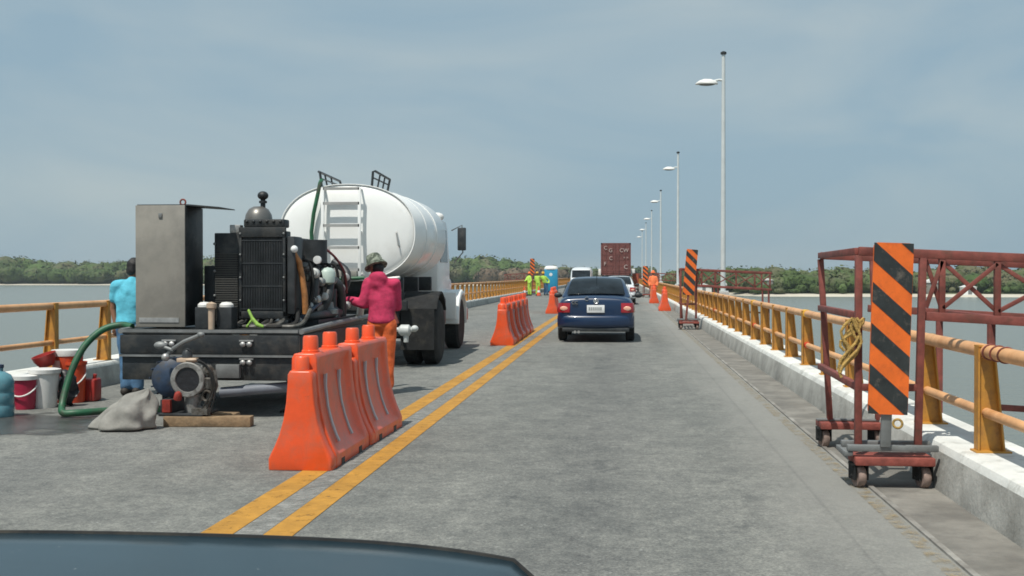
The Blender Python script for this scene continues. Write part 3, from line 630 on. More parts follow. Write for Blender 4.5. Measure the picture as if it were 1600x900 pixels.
def sedan(name, label, loc, paint, detail=True, rz=0.0, group=None):
    t = thing(name, label, 'car', loc, rz, group)
    prof = [(0.0, 0.34, 0.80, 0.72), (0.015, 0.30, 0.93, 0.80), (0.06, 0.27, 1.01, 0.845), (0.4, 0.22, 1.04, 0.865), (1.0, 0.2, 1.03, 0.87), (2.0, 0.19, 0.98, 0.87), (3.0, 0.19, 0.95, 0.87), (3.7, 0.2, 0.88, 0.86), (4.15, 0.24, 0.76, 0.82), (4.32, 0.3, 0.66, 0.72)]
    car_body(4.35, 1.73, prof, 'body', paint, t)
    # cabin shell
    cab = [(0.42, 0.98, 1.0, 0.74), (0.62, 0.96, 1.08, 0.735), (0.95, 0.95, 1.30, 0.685), (1.3, 0.95, 1.42, 0.635), (1.75, 0.95, 1.452, 0.62), (2.3, 0.95, 1.44, 0.62), (2.75, 0.95, 1.34, 0.645), (3.15, 0.94, 1.10, 0.70), (3.4, 0.9, 0.96, 0.73)]
    rs = []
    for y, zl, zt, w in cab:
        b = 0.80; h = zt - zl
        half = [(0, zl), (b, zl), (b - (b - w) * .45, zl + h * .45), (w, zt - min(0.05, h * .3)), (w * .86, zt - 0.008), (w * .45, zt + .012), (0, zt + .016)]
        rs.append([(x, y, z) for x, z in half] + [(-x, y, z) for x, z in reversed(half[1:-1])])
    obj('cabin', MB().rings(rs), paint, t, sub=2)
    # rear window pane, follows the slope a little proud
    rows = []
    for f in range(7):
        u = f / 6; y = 0.515 + 0.70 * u; z = 1.035 + 0.345 * (1 - (1 - u) ** 1.35)
        w = 0.655 - 0.10 * u
        rows.append([(w * q, y - 0.02 - 0.035 * (1 - q * q), z + 0.022 + 0.02 * (1 - q * q)) for q in [-1, -.75, -.5, -.25, 0, .25, .5, .75, 1]])
    strip_pane('rear_window', rows, 'glass', t)
    for s in (1, -1):
        for ya, yb in ((1.15, 1.85), (1.92, 2.75)):
            rows = []
            for u in (0, .5, 1):
                z = 1.0 + 0.33 * u; x = 0.795 - 0.125 * u + 0.012
                rows.append([(s * x, ya + (yb - ya) * q + 0.18 * u * (1 if ya < 1.2 else 0) * (1 - q) - 0.3 * u * (q if ya > 1.5 else 0), z) for q in (0, .5, 1)])
            strip_pane('side_window', rows, 'glass', t)
        tl = MB()
        # wrap-round tail lamp
        rr = []
        for x, y in ((0.575, 0.0), (0.66, 0.0), (0.74, 0.012), (0.81, 0.045), (0.85, 0.12), (0.866, 0.26)):
            rr.append([(s * x, y - 0.015, 0.665), (s * x, y - 0.02, 0.72), (s * (x - .006), y - 0.005, 0.80), (s * (x - .012), y + 0.012, 0.875), (s * (x - .06), y + 0.08, 0.87), (s * (x - .06), y + 0.08, 0.67)])
        tl.rings(rr); L1 = obj('tail_lamp', tl, 'lampred', t)
        obj('lens', MB().ell((s * 0.70, -0.012, 0.755), (0.085, 0.014, 0.05), 18, 10), 'lamppink', L1)
        mr = MB().ell((s * 0.985, 2.82, 1.0), (0.1, 0.05, 0.065), 14, 8); mr.cyl((s * 0.83, 2.85, 0.98), (s * 0.95, 2.83, 0.99), 0.025); obj('mirror', mr, paint if not detail else 'darkgrey', t)
    # bumper
    rr = []
    for x in [-0.855, -0.83, -0.7, -0.45, 0, 0.45, 0.7, 0.83, 0.855]:
        q = abs(x) / 0.855; y = -0.075 + 0.045 * q ** 2 + 0.13 * q ** 8
        rr.append([(x, y + .01, 0.31), (x, y - 0.012, 0.40), (x, y - 0.012, 0.53), (x, y + 0.01, 0.585), (x, y + 0.05, 0.61), (x, y + 0.2, 0.61), (x, y + 0.2, 0.31)])
    obj('bumper', MB().rings(rr), paint, t, sub=1)
    obj('lower_valance', MB().span((-0.74, -0.04, 0.24), (0.74, 0.12, 0.33)), 'darkgrey', t, bevel=0.02)
    ex = MB(); ex.cyl((-0.45, -0.07, 0.235), (-0.45, 0.3, 0.25), 0.03); ex.cyl((-0.37, -0.07, 0.235), (-0.37, 0.3, 0.25), 0.03); obj('exhaust', ex, 'alu', t)
    ax = MB().box((0, 0.78, 0.3), (1.3, 0.12, 0.1)); obj('rear_axle', ax, 'dark', t)
    pl = obj('number_plate', MB().span((-0.19, -0.03, 0.66), (0.2, -0.005, 0.83)), 'plate', t, bevel=0.006)
    if detail:
        tx = MB()
        for k in range(7): tx.span((-0.15 + 0.043 * k, -0.034, 0.715), (-0.125 + 0.043 * k, -0.029, 0.785))
        obj('plate_marks', tx, 'ink', pl)
        mt = lambda x, z: Matrix.Translation((x, -0.005, z)) @ Matrix.Rotation(R(90), 4, 'X')
        rg = MB().ring((0.01, 0.0, 0.915), (0, 1, -0.15), 0.052, 0.012, 26, 8); rg.lathe([(0.0, 0.0), (0.05, 0.0), (0.05, 0.06), (0.0, 0.06)], (0.01, 0.002, 0.915), (0, 1, 0), 20); obj('round_badge', rg, 'chrome', t)
        obj('trunk_letters', MB().text('CC', 0.1, mt(-0.46, 0.88), 0.03), 'chrome', t)
        obj('trunk_sticker', MB().text('C', 0.13, Matrix.Translation((-0.2, 0.02, 0.965)) @ Matrix.Rotation(R(90), 4, 'X'), 0.02), 'chrome', t)
        obj('antenna', MB().tube([(0, 1.25, 1.42), (0, 0.95, 1.6)], 0.006, 6), 'dark', t)
    for s in (1, -1):
        for y in (0.85, 3.4): wheel(t, (s * 0.765, y, 0.305), 0.305, 0.195)
    return t
sedan('sedan_car', 'navy blue sedan seen from behind in the right lane with red tail lamps', (-0.585, 25.55, 0), 'bluecar')
sedan('sedan_car', 'white car ahead of the blue sedan, showing past its right side', (-0.17, 58.5, 0), 'whitecar')

# van far away
def van(label, loc):
    t = thing('van', label, 'van', loc)
    prof = [(0.0, 0.4, 2.05, 0.85), (0.04, 0.34, 2.15, 0.93), (0.3, 0.3, 2.2, 0.95), (2.0, 0.3, 2.22, 0.95), (3.4, 0.3, 2.15, 0.95), (4.2, 0.3, 1.3, 0.93), (4.7, 0.35, 1.05, 0.88), (4.8, 0.45, 0.9, 0.8)]
    car_body(4.8, 1.9, [(4.8 - y, a, b, w) for y, a, b, w in reversed(prof)], 'body', 'whitecar', t)
    rows = [[(0.78 * q, 0.52 + 0.65 * u - 0.03 * (1 - q * q), 1.30 + 0.62 * u) for q in (-1, -.5, 0, .5, 1)] for u in (0, .5, 1)]
    strip_pane('windscreen', rows, 'glass', t)
    for s in (1, -1):
        obj('headlight', MB().ell((s * 0.7, 0.06, 0.85), (0.14, 0.05, 0.08)), 'plate', t)
        for y in (0.9, 3.9): wheel(t, (s * 0.84, y, 0.33), 0.33, 0.2)
        obj('mirror', MB().ell((s * 1.05, 0.75, 1.35), (0.09, 0.06, 0.13)), 'darkgrey', t)
    obj('bumper', MB().span((-0.85, -0.05, 0.36), (0.85, 0.08, 0.6)), 'darkgrey', t, bevel=0.03)
    return t
van('white van far up the road, its roof showing above the left of the blue sedan', (-3.5, 98, 0))

# ------------------------------------------------------------------ container truck
def container_truck():
    t = thing('container_truck', 'lorry carrying a tall maroon shipping container, seen from behind far ahead in the right lane', 'truck', (-0.5, 93, 0))
    c = MB(); w = 1.19; z0, z1, Lc = 1.5, 4.08, 12.0
    # corrugated sides
    side = []
    y = 0.05
    ring = []
    k = 0
    while y < Lc:
        d = 0 if (k % 4) in (0, 3) else 0.035
        ring.append((w - d, y)); y += 0.14; k += 1
    poly = ring + [(-x, yy) for x, yy in reversed(ring)]
    c.prism(poly, 'z', z0 + .05, z1 - .05)
    for x in (-w, w):
        for yy in (0.06, Lc - 0.06): c.box((x * .96, yy, (z0 + z1) / 2), (0.12, 0.12, z1 - z0))
    for z in (z0 + .06, z1 - .06):
        c.box((0, 0.06, z), (2 * w, 0.12, 0.13)); c.box((0, Lc - .06, z), (2 * w, 0.12, 0.13))
        for x in (-w, w): c.box((x * .97, Lc / 2, z), (0.08, Lc, 0.12))
    body = obj('container', c, 'container', t)
    for s in (-1, 1):
        d = MB().span((s * 0.015, -0.02, z0 + .14), (s * 1.06, 0.02, z1 - .14))
        for k in range(5): d.span((s * 0.08, -0.035, z0 + .3 + .44 * k), (s * 1.0, -0.021, z0 + .55 + .44 * k))
        dr = obj('container_door', d, 'container', body)
        for x in (0.25, 0.75): obj('lock_rod', MB().cyl((s * x, -0.06, z0 + .1), (s * x, -0.06, z1 - .1), 0.025), 'container', dr)
    mt = lambda x, z: Matrix.Translation((x, -0.1, z)) @ Matrix.Rotation(R(90), 4, 'X')
    lt = MB()
    for s_, x, z, sz in (('C', -0.82, 3.68, 0.42), ('G', -0.42, 3.48, 0.42), ('C', -0.4, 2.85, 0.4), ('F', -0.86, 2.4, 0.42), ('CW', 0.66, 3.48, 0.42), ('C', 0.8, 2.15, 0.46), ('= =', 0.8, 2.9, 0.28)): lt.text(s_, sz, mt(x, z), 0.01)
    obj('markings', lt, 'pale', body)
    ch = MB()
    for x in (-.45, .45): ch.span((x - .08, 0.1, 1.2), (x + .08, 14.5, 1.48))
    ch.span((-1.1, 0.1, 0.62), (1.1, 0.25, 0.76)); ch.span((-1.1, 0.05, 1.3), (1.1, 0.2, 1.48)); obj('chassis', ch, 'dark', t)
    for s in (-1, 1):
        for yy in (1.2, 2.5, 9.8, 13.6): wheel(t, (s * 0.95, yy, 0.5), 0.5, 0.5 if yy < 13 else 0.3)
        obj('tail_light', MB().span((s * .7, 0.05, .85), (s * 1.0, 0.1, 1.0)), 'lampred', t)
    cb = MB(); cb.prism([(12.4, 0.7), (14.6, 0.7), (14.6, 1.9), (14.2, 2.9), (12.4, 3.3)], 'x', -1.15, 1.15); obj('cab', cb, 'whitecar', t, bevel=0.06)
    for s in (-1, 1): obj('mirror', MB().box((s * 1.5, 13.6, 1.78), (0.36, 0.14, 0.62)), 'whiteplastic', t, bevel=0.05)
    return t
container_truck()

# ------------------------------------------------------------------ tank truck
M['bodygrey'] = mat('pale_grey_fitting', (0.5, 0.52, 0.51), 0.5)
def tank_truck():
    t = thing('tank_truck', 'white water tank truck parked in the left lane with a ladder on its oval rear', 'truck', (-4.5, 18.6, 0))
    a, b, zc = 1.15, 0.81, 2.19
    def sec(y, k, n=64):
        out = []
        for i in range(n):
            q = 2 * math.pi * i / n; c_, s_ = math.cos(q), math.sin(q); e = 2 / 2.25
            out.append((k * a * math.copysign(abs(c_) ** e, c_), y, zc + k * b * math.copysign(abs(s_) ** e, s_)))
        return out
    T = MB(); T.rings([sec(-0.07, 0.02), sec(-0.068, 0.3), sec(-0.05, 0.65), sec(-0.02, 0.88), sec(0.02, 0.965), sec(0.05, 0.985), sec(3.3, 0.985), sec(3.36, 0.95), sec(3.45, 0.6), sec(3.47, 0.02)])
    tk = obj('tank', T, 'tankwhite', t, angle=50)
    rim = MB(); rim.rings([sec(0.005, 0.972), sec(-0.008, 0.978), sec(-0.008, 0.988), sec(0.0, 0.992), sec(0.03, 0.992), sec(0.04, 0.98)], False, False); obj('rim', rim, 'tankwhite', tk, angle=60)
    obj('side_handle', MB().tube([(0.83, -0.03, 2.2), (0.84, -0.09, 2.18), (0.87, -0.09, 1.98), (0.88, -0.02, 1.95)], 0.012, 7), 'greyrung', tk)
    for yy in (1.1, 2.2): obj('band', MB().rings([sec(yy, 0.984), sec(yy, 0.994), sec(yy + .05, 0.994), sec(yy + .05, 0.984)], False, False), 'tankwhite', tk, angle=20)
    # ladder
    ld = MB()
    for x in (-0.36, 0.25): ld.bar((x, -0.19, 1.42), (x, -0.19, 2.92), 0.05, 0.03); 
    for x in (-0.36, 0.25):
        for z in (1.5, 2.2, 2.9): ld.bar((x, -0.19, z), (x, 0.0, z), 0.03, 0.03)
    lo = obj('ladder', ld, 'tankwhite', t, bevel=0.004)
    for z in (1.58, 1.94, 2.30, 2.66, 2.90): obj('rung', MB().bar((-0.35, -0.19, z), (0.25, -0.19, z), 0.03, 0.045), 'greyrung', lo)
    for x, l_ in ((-0.43, 1.5), (0.40, 1.25)):
        hz = 2.9 if x < 0 else 2.9
        h = MB(); zt = zc + b + 0.19; lean = 0.06 if x > 0 else -0.06
        h.tube([(x, 0.05, hz), (x + lean * .5, 0.02, zt), (x + lean, 0.06, zt + .01), (x + lean, l_, zt - .03), (x, l_ + .02, hz)], 0.021, 8)
        h.tube([(x + lean * .5, 0.04, zt - .1), (x + lean * .5, l_, zt - .12)], 0.014, 8)
        for yy in (0.45, 0.85): h.tube([(x, yy, hz), (x + lean, yy, zt)], 0.015, 8)
        obj('top_handrail', h, 'darkgrey', t)
    # green hose hanging down the rear face
    obj('hose', MB().tube([(-0.44, 0.05, 3.06), (-0.42, -0.12, 3.0), (-0.45, -0.16, 2.8), (-0.52, -0.15, 2.5), (-0.56, -0.14, 2.2), (-0.55, -0.14, 1.95), (-0.5, -0.14, 1.7), (-0.48, -0.15, 1.45)], 0.033, 10), 'greenhose', t)
    obj('lower_hose', MB().tube([(-0.5, -0.28, 1.42), (-0.2, -0.3, 1.43), (0.2, -0.3, 1.44), (0.35, -0.28, 1.45)], 0.03, 10), 'greenhose', t)
    bx = MB().span((-0.3, -0.26, 1.44), (0.22, -0.05, 1.56)); obj('step_box', bx, 'cabinet', t, bevel=0.01)
    # chassis and tail
    ch = MB()
    for x in (-.42, .42): ch.span((x - .05, -0.3, 0.95), (x + .05, 5.2, 1.2))
    for yy in (0.2, 1.6, 3.0): ch.span((-0.9, yy - .06, 1.2), (0.9, yy + .06, 1.46))
    ch.span((-1.05, -0.3, 0.92), (1.05, -0.2, 1.08)); ch.span((-0.6, -0.2, 0.5), (0.9, -0.12, 0.92)); ch.span((-0.7, 0.0, 0.55), (0.75, 2.8, 1.0)); obj('chassis', ch, 'dark', t, bevel=0.008)
    obj('axle', MB().cyl((-0.95, 0.55, 0.54), (0.95, 0.55, 0.54), 0.12), 'dark', t)
    for s in (1, -1):
        for x in (1.0, 1.36):
            pass
        wheel(t, (s * 1.33, 0.55, 0.54), 0.54, 0.27, rim='darkgrey'); wheel(t, (s * 1.03, 0.55, 0.54), 0.54, 0.27, rim='darkgrey')
        wheel(t, (s * 1.08, 4.75, 0.52), 0.52, 0.3, rim='darkgrey')
        md = MB(); pts = []
        for k in range(9): q = R(35 + 14 * k); pts.append((0.62 * math.cos(q), 0.66 * math.sin(q)))
        md.rings([[(s * 0.9, 0.55 - u, .56 + w_), (s * 1.48, 0.55 - u, .56 + w_), (s * 1.48, 0.55 - u * .97, .54 + w_ * .97), (s * .9, 0.55 - u * .97, .54 + w_ * .97)] for u, w_ in pts]); obj('rear_mudguard', md, 'rubber', t)
        fg = MB(); pts = []
        for k in range(9): q = R(-5 + 24 * k); pts.append((0.62 * math.cos(q), 0.62 * math.sin(q)))
        fg.rings([[(s * 0.9, 4.75 - u, .58 + w_), (s * 1.25, 4.75 - u, .58 + w_), (s * 1.27, 4.75 - u * .9, .56 + w_ * .9), (s * .9, 4.75 - u * .9, .56 + w_ * .9)] for u, w_ in pts])
        fg.span((s * 0.95, 4.02, 0.62), (s * 1.22, 4.1, 1.15)); obj('front_mudguard', fg, 'white', t, bevel=0.015)
        obj('mud_flap', MB().span((s * 0.92, -0.16, 0.28), (s * 1.47, -0.145, 0.95)), 'rubber', t)
        ml = MB().box((s * 1.28, 4.45, 2.22), (0.17, 0.07, 0.46)); mo = obj('mirror', ml, 'darkgrey', t, bevel=0.02)
        obj('mirror_arm', MB().tube([(s * 1.05, 4.6, 2.4), (s * 1.28, 4.47, 2.5), (s * 1.3, 4.47, 1.95), (s * 1.1, 4.6, 1.75)], 0.013, 7), 'greysteel', mo)
    # pale tail fittings, valve pipe and strut on the right rear
    vp = MB(); vp.cyl((0.62, -0.42, 0.62), (1.22, -0.42, 0.62), 0.035); vp.lathe([(0.04, -0.13), (0.085, -0.1), (0.085, 0.08), (0.05, 0.12)], (0.74, -0.42, 0.62), (1, 0, 0), 16); vp.lathe([(0.05, -0.1), (0.09, -0.06), (0.09, 0.07), (0.05, 0.1)], (1.04, -0.42, 0.61), (1, 0, 0), 16); vp.cyl((1.06, -0.42, 0.6), (1.06, -0.42, 0.42), 0.05, 0.04); vp.ell((1.2, -0.42, 0.64), (0.06, 0.06, 0.05)); obj('outlet_valve', vp, 'bodygrey', t)
    sp = MB().span((0.72, -0.35, 1.02), (0.84, -0.31, 1.42)); sp.cyl((0.7, -0.33, 1.43), (0.95, -0.33, 1.45), 0.03); obj('strut', sp, 'alu', t, bevel=0.01)
    a_ = MB().bar((0.78, -0.34, 1.02), (0.72, -0.36, 0.78), 0.04, 0.03); a_.bar((0.8, -0.34, 1.02), (0.92, -0.36, 0.72), 0.04, 0.03); obj('a_frame', a_, 'rust', t)
    obj('side_lamp', MB().ell((0.5, -0.3, 1.38), (0.05, 0.04, 0.05)), 'lampred', t)
    tl = MB().span((0.9, 1.5, 0.55), (1.2, 2.9, 1.1)); obj('fuel_tank', tl, 'darkgrey', t, bevel=0.06)
    # cab: conventional with a bonnet
    cb = MB(); cb.prism([(3.75, 0.75), (5.3, 0.75), (5.3, 1.75), (4.95, 2.5), (4.8, 2.6), (3.85, 2.62), (3.75, 2.5)], 'x', -0.91, 0.91); cab = obj('cab', cb, 'white', t, bevel=0.06)
    for s in (1, -1): obj('cab_window', MB().prism([(4.0, 1.75), (4.95, 1.75), (4.75, 2.4), (4.0, 2.42)], 'x', s * 0.905, s * 0.92), 'glass', cab)
    obj('rear_cab_window', MB().span((-0.7, 3.735, 1.8), (0.7, 3.75, 2.4)), 'glass', cab)
    rl = MB(); 
    for x in (-0.8, 0.0, 0.8): rl.ell((x, 4.3, 2.66), (0.14, 0.12, 0.09))
    obj('roof_lamps', rl, 'whiteplastic', cab)
    bn = MB(); bn.prism([(5.25, 0.7), (6.6, 0.7), (6.65, 1.4), (5.25, 1.7)], 'x', -0.75, 0.75); obj('bonnet', bn, 'white', t, bevel=0.08)
    obj('front_bumper', MB().span((-1.1, 6.6, 0.5), (1.1, 6.75, 0.78)), 'alu', t, bevel=0.03)
    return t
M['greyrung'] = mat('grey_rung_steel', (0.36, 0.36, 0.35), 0.5, metal=0.2)
tank_truck()

# ------------------------------------------------------------------ trailer with pump engine
TX, TY = -4.31, 11.75
def trailer():
    t = thing('flatbed_trailer', 'black steel flatbed trailer carrying the pump engine, rear beam towards the camera', 'trailer', (TX, TY, 0))
    w = 0.96; Lt = 3.3
    dk = MB().span((-w, 0.0, 0.865), (w, Lt, 0.915)); obj('deck', dk, 'dark', t, bevel=0.006)
    rb = MB(); rb.span((-w, -0.06, 0.665), (w, 0.04, 0.862)); rb.span((-w, -0.075, 0.64), (w, 0.05, 0.662)); obj('rear_beam', rb, 'dark', t, bevel=0.006)
    lb = MB(); lb.span((-w + .02, -0.05, 0.39), (w - .02, 0.04, 0.637)); obj('lower_beam', lb, 'dark', t, bevel=0.006)
    ed = MB(); ed.span((-w, -0.082, 0.635), (w, -0.076, 0.655)); ed.span((-w - 0.001, -0.07, 0.89), (w + 0.001, -0.061, 0.92)); obj('edge_trim', ed, 'greysteel', t)
    for s in (1, -1):
        sb = MB().span((s * w, 0.05, 0.64), (s * (w - .06), Lt, 0.862)); obj('side_beam', sb, 'dark', t, bevel=0.006)
        obj('side_rail', MB().tube([(s * (w + .02), 0.0, 0.9), (s * (w + .03), 1.2, 0.93), (s * (w + .02), Lt, 0.95)], 0.03, 8), 'greysteel', t)
        wheel(t, (s * 0.78, 1.75, 0.33), 0.33, 0.2, rim='darkgrey')
    for x, z in ((-0.42, .77), (-0.42, .58), (0.415, .77), (0.415, .58)):
        lg = MB(); lg.ell((x - 0.035, -0.09, z), (0.032, 0.02, 0.028)); lg.ell((x + 0.035, -0.09, z), (0.032, 0.02, 0.028)); lg.span((x - .075, -0.085, z + .03), (x + .075, -0.062, z + .045)); obj('rear_lamp', lg, 'alu', t)
    ax = MB().cyl((-0.8, 1.75, 0.33), (0.8, 1.75, 0.33), 0.06); ax.span((-0.8, 0.6, 0.4), (0.8, 3.0, 0.64)); obj('axle', ax, 'dark', t)
    pf = MB().span((0.1, -0.12, 0.42), (0.35, -0.052, 0.56)); obj('reflector_plate', pf, 'greysteel', t, bevel=0.004)
    pi = MB().tube([(0.12, -0.02, 0.26), (0.5, -0.02, 0.295), (1.0, 0.1, 0.33)], 0.055, 12); obj('underslung_pipe', pi, 'bluegrey', t)
    lg = MB()
    for x in (-0.7, 0.7): lg.cyl((x, 0.5, 0.0), (x, 0.5, 0.64), 0.03); lg.span((x - .08, 0.42, 0), (x + .08, 0.58, 0.02))
    obj('support_leg', lg, 'dark', t)
    return t
M['bluegrey'] = mat('blue_grey_pipe', (0.16, 0.18, 0.215), 0.6, var=0.15)
trailer()

# grey control cabinet on the deck
cbt = thing('control_cabinet', 'tall taupe steel control cabinet on the rear left corner of the black trailer', 'cabinet', (-4.92, 11.95, 0.915))
obj('shell', MB().span((-0.26, 0.0, 0.03), (0.275, 0.5, 1.315)), 'dark', cbt, bevel=0.008)
dr = obj('door_panel', MB().span((-0.28, -0.022, 0.02), (0.268, -0.002, 1.325)), 'cabinet', cbt, bevel=0.006)
obj('handle', MB().span((-0.02, -0.034, 1.19), (0.02, -0.023, 1.24)), 'greysteel', dr, bevel=0.003)
obj('bottom_trim', MB().span((-0.24, -0.03, 0.07), (0.2, -0.023, 0.12)), 'alu', dr)
obj('lid', MB().prism([(-0.27, 1.318), (0.3, 1.318), (0.64, 1.295), (0.64, 1.305), (0.3, 1.335), (-0.27, 1.335)], 'y', 0.0, 0.5), 'dark', cbt)
hk = MB().ring((0.22, 0.05, 1.36), (0, 1, 0), 0.03, 0.01, 16, 6); obj('lifting_eye', hk, 'rust', cbt)

M['grime0'] = mat('oily_cast_steel', (0.10, 0.098, 0.09), 0.55, metal=0.3, var=0.35, vscale=14, dirt=(0.035, 0.03, 0.025), dscale=10, dlo=0.46, dhi=0.62)
def pump_engine():
    t = thing('pump_engine', 'black diesel pump engine with ribbed radiator and exhaust knob on the trailer deck', 'engine', (-4.06, 12.3, 0.915))
    # radiator
    rad = MB(); rad.span((-0.11, 0.0, 0.12), (0.40, 0.20, 1.06)); ro = obj('radiator', rad, 'dark', t, bevel=0.01)
    fin = MB()
    for k in range(24): x = -0.075 + 0.0185 * k; fin.span((x, -0.018, 0.18), (x + 0.008, 0.0, 0.98))
    for k in range(4): fin.span((-0.085, -0.024, 0.2 + .25 * k), (0.37, -0.004, 0.212 + .25 * k))
    obj('fins', fin, 'darkgrey', ro)
    fr = MB(); fr.span((-0.115, -0.03, 0.12), (-0.085, 0.02, 1.06)); fr.span((0.372, -0.03, 0.12), (0.405, 0.02, 1.06)); fr.span((-0.115, -0.035, 0.99), (0.405, 0.02, 1.10)); fr.span((-0.115, -0.03, 0.1), (0.405, 0.02, 0.18)); obj('radiator_frame', fr, 'dark', ro, bevel=0.006)
    bolts = MB()
    for x in (-0.1, 0.388):
        for z in (0.3, 0.55, 0.8, 1.03): bolts.ell((x, -0.034, z), 0.013, 8, 6)
    for v_ in range(0, len(bolts.v), 56): obj('bolt', MB().add(bolts.v[v_:v_ + 56], bolts.f[:len(bolts.f) // 8]), 'greysteel', ro)
    tp = MB(); tp.span((-0.08, 0.02, 1.10), (0.38, 0.22, 1.19)); 
    for k in range(6): tp.ell((-0.04 + 0.075 * k, 0.02, 1.165), 0.018, 10, 6)
    obj('header_tank', tp, 'dark', ro, bevel=0.015)
    oc = MB(); oc.span((-0.41, 0.02, 0.02), (-0.125, 0.16, 1.04)); ol = obj('oil_cooler', oc, 'dark', t, bevel=0.01)
    f2 = MB()
    for k in range(30): f2.span((-0.395, 0.0, 0.08 + .025 * k), (-0.14, 0.018, 0.092 + .025 * k))
    obj('fins', f2, 'cabinet2', ol)
    obj('side_duct', MB().span((-0.55, 0.08, 0.0), (-0.415, 0.7, 0.68)), 'dark', t, bevel=0.01)
    b2 = MB()
    for z in (0.35, 0.62, 0.92): b2.ell((-0.40, -0.002, z), 0.016, 8, 6)
    for v_ in range(0, len(b2.v), 56): obj('bolt', MB().add(b2.v[v_:v_ + 56], b2.f[:len(b2.f) // 3]), 'greysteel', ol)
    obj('bracket', MB().span((-0.24, 0.03, 1.04), (-0.12, 0.14, 1.13)), 'alu', ol, bevel=0.008)
    # dome and knob
    d = MB().lathe([(0.155, 1.10), (0.155, 1.2), (0.145, 1.26), (0.11, 1.32), (0.06, 1.35), (0.0, 1.355)], (-0.03, 0.4, 0)); obj('intake_dome', d, 'domegrey', t, angle=50)
    k = MB().cyl((0.02, 0.4, 1.3), (0.02, 0.4, 1.43), 0.028); k.ell((0.02, 0.4, 1.475), (0.062, 0.06, 0.05)); k.cyl((0.02, 0.4, 1.39), (0.02, 0.4, 1.415), 0.045); obj('exhaust_knob', k, 'dark', t)
    # block
    bl = MB(); bl.span((-0.33, 0.26, 0.1), (0.36, 1.9, 0.82)); bl.span((-0.22, 0.4, 0.82), (0.26, 1.7, 1.02)); bl.span((-0.4, 0.1, 0.0), (-0.3, 2.0, 0.1)); bl.span((0.3, 0.1, 0.0), (0.4, 2.0, 0.1)); obj('engine_block', bl, 'dark', t, bevel=0.03)
    obj('side_plate', MB().span((0.415, 0.0, 0.15), (0.50, 0.3, 1.0)), 'darkgrey', t, bevel=0.01)
    obj('knob_cap', MB().ell((0.50, -0.01, 0.86), 0.04), 'plate', t)
    obj('bent_pipe', MB().tube([(0.47, 0.05, 0.82), (0.52, 0.1, 0.72), (0.55, 0.12, 0.55), (0.58, 0.12, 0.35), (0.58, 0.14, 0.15)], 0.034, 10), 'copper', t)
    obj('air_filter', MB().cyl((0.46, 1.0, 0.72), (0.46, 1.0, 0.99), 0.14, 0.14, 20), 'darkgrey', t)
    # pipework cluster along the right side, inside the deck edge
    random.seed(11)
    mani = MB()
    mani.tube(smooth_path([(0.36, 0.5, 0.2), (0.52, 0.5, 0.22), (0.58, 0.5, 0.35), (0.58, 0.55, 0.66)], 4), 0.05, 10)
    mani.tube(smooth_path([(0.52, 0.9, 0.12), (0.62, 0.95, 0.3), (0.6, 1.1, 0.55), (0.45, 1.2, 0.66)], 4), 0.055, 10)
    mani.tube(smooth_path([(0.3, 1.4, 0.45), (0.58, 1.45, 0.5), (0.62, 1.6, 0.3), (0.6, 1.7, 0.05)], 4), 0.06, 10)
    mani.tube(smooth_path([(0.4, 0.3, 0.1), (0.6, 0.5, 0.12), (0.62, 1.5, 0.12)], 4), 0.05, 10)
    mani.span((0.3, 0.4, 0.0), (0.66, 2.4, 0.07)); mani.lathe([(0.1, 0.0), (0.1, 0.1), (0.06, 0.14), (0.06, 0.35)], (0.58, 1.3, 0.06))
    mani.tube(smooth_path([(0.3, 1.9, 0.2), (0.55, 1.9, 0.35), (0.6, 2.0, 0.6), (0.4, 2.1, 0.75)], 4), 0.05, 10)
    obj('manifold', mani, 'darkgrey', t)
    for c, r in (((0.60, 0.45, 0.60), 0.055), ((0.52, 0.42, 0.68), 0.05), ((0.60, 0.7, 0.5), 0.05), ((0.60, 0.5, 0.30), 0.05), ((0.55, 0.4, 0.22), 0.055), ((0.62, 0.8, 0.33), 0.045), ((0.63, 1.15, 0.52), 0.05), ((0.62, 1.25, 0.1), 0.045), ((0.36, 0.02, 0.07), 0.045), ((0.52, 0.12, 0.07), 0.035), ((0.62, 1.6, 0.42), 0.05), ((0.6, 1.9, 0.55), 0.055), ((0.64, 1.8, 0.2), 0.05)):
        a = MB().lathe([(r * .4, -r), (r, -r * .8), (r, r * .3), (r * .6, r * .5), (r * .6, r)], c, (random.uniform(-.5, .5), -1, random.uniform(-.3, .5)), 14); obj('valve', a, random.choice(['alu', 'greysteel', 'alu', 'bodygrey']), t)
    obj('filter_bowl', MB().lathe([(0.03, -0.1), (0.09, -0.07), (0.1, 0.05), (0.06, 0.1), (0.0, 0.11)], (0.60, 1.0, 0.56)), 'palegreen', t, angle=50)
    obj('flange', MB().lathe([(0.06, 0.05), (0.12, 0.06), (0.12, 0.11), (0.07, 0.13), (0.06, 0.2)], (0.60, 1.05, 0.06)), 'greysteel', t)
    obj('gauge', MB().lathe([(0.045, -0.02), (0.045, 0.02), (0.03, 0.022)], (0.62, 0.5, 0.75), (0, -1, 0)), 'plate', t)
    random.seed(4)
    for k in range(7):
        x0 = -0.5 + 0.15 * k; hs_ = MB().tube(smooth_path([(x0, 0.05, 0.1), (x0 + random.uniform(-.1, .1), -0.12, 0.03), (x0 + random.uniform(.05, .2), -0.16, 0.02), (x0 + random.uniform(.2, .32), -0.05, 0.06), (x0 + 0.25, 0.1, 0.2)], 5), random.choice([0.012, 0.018, 0.024]), 8); obj('engine_hose', hs_, random.choice(['rubber', 'rubber', 'grime0', 'bluemotor']), t)
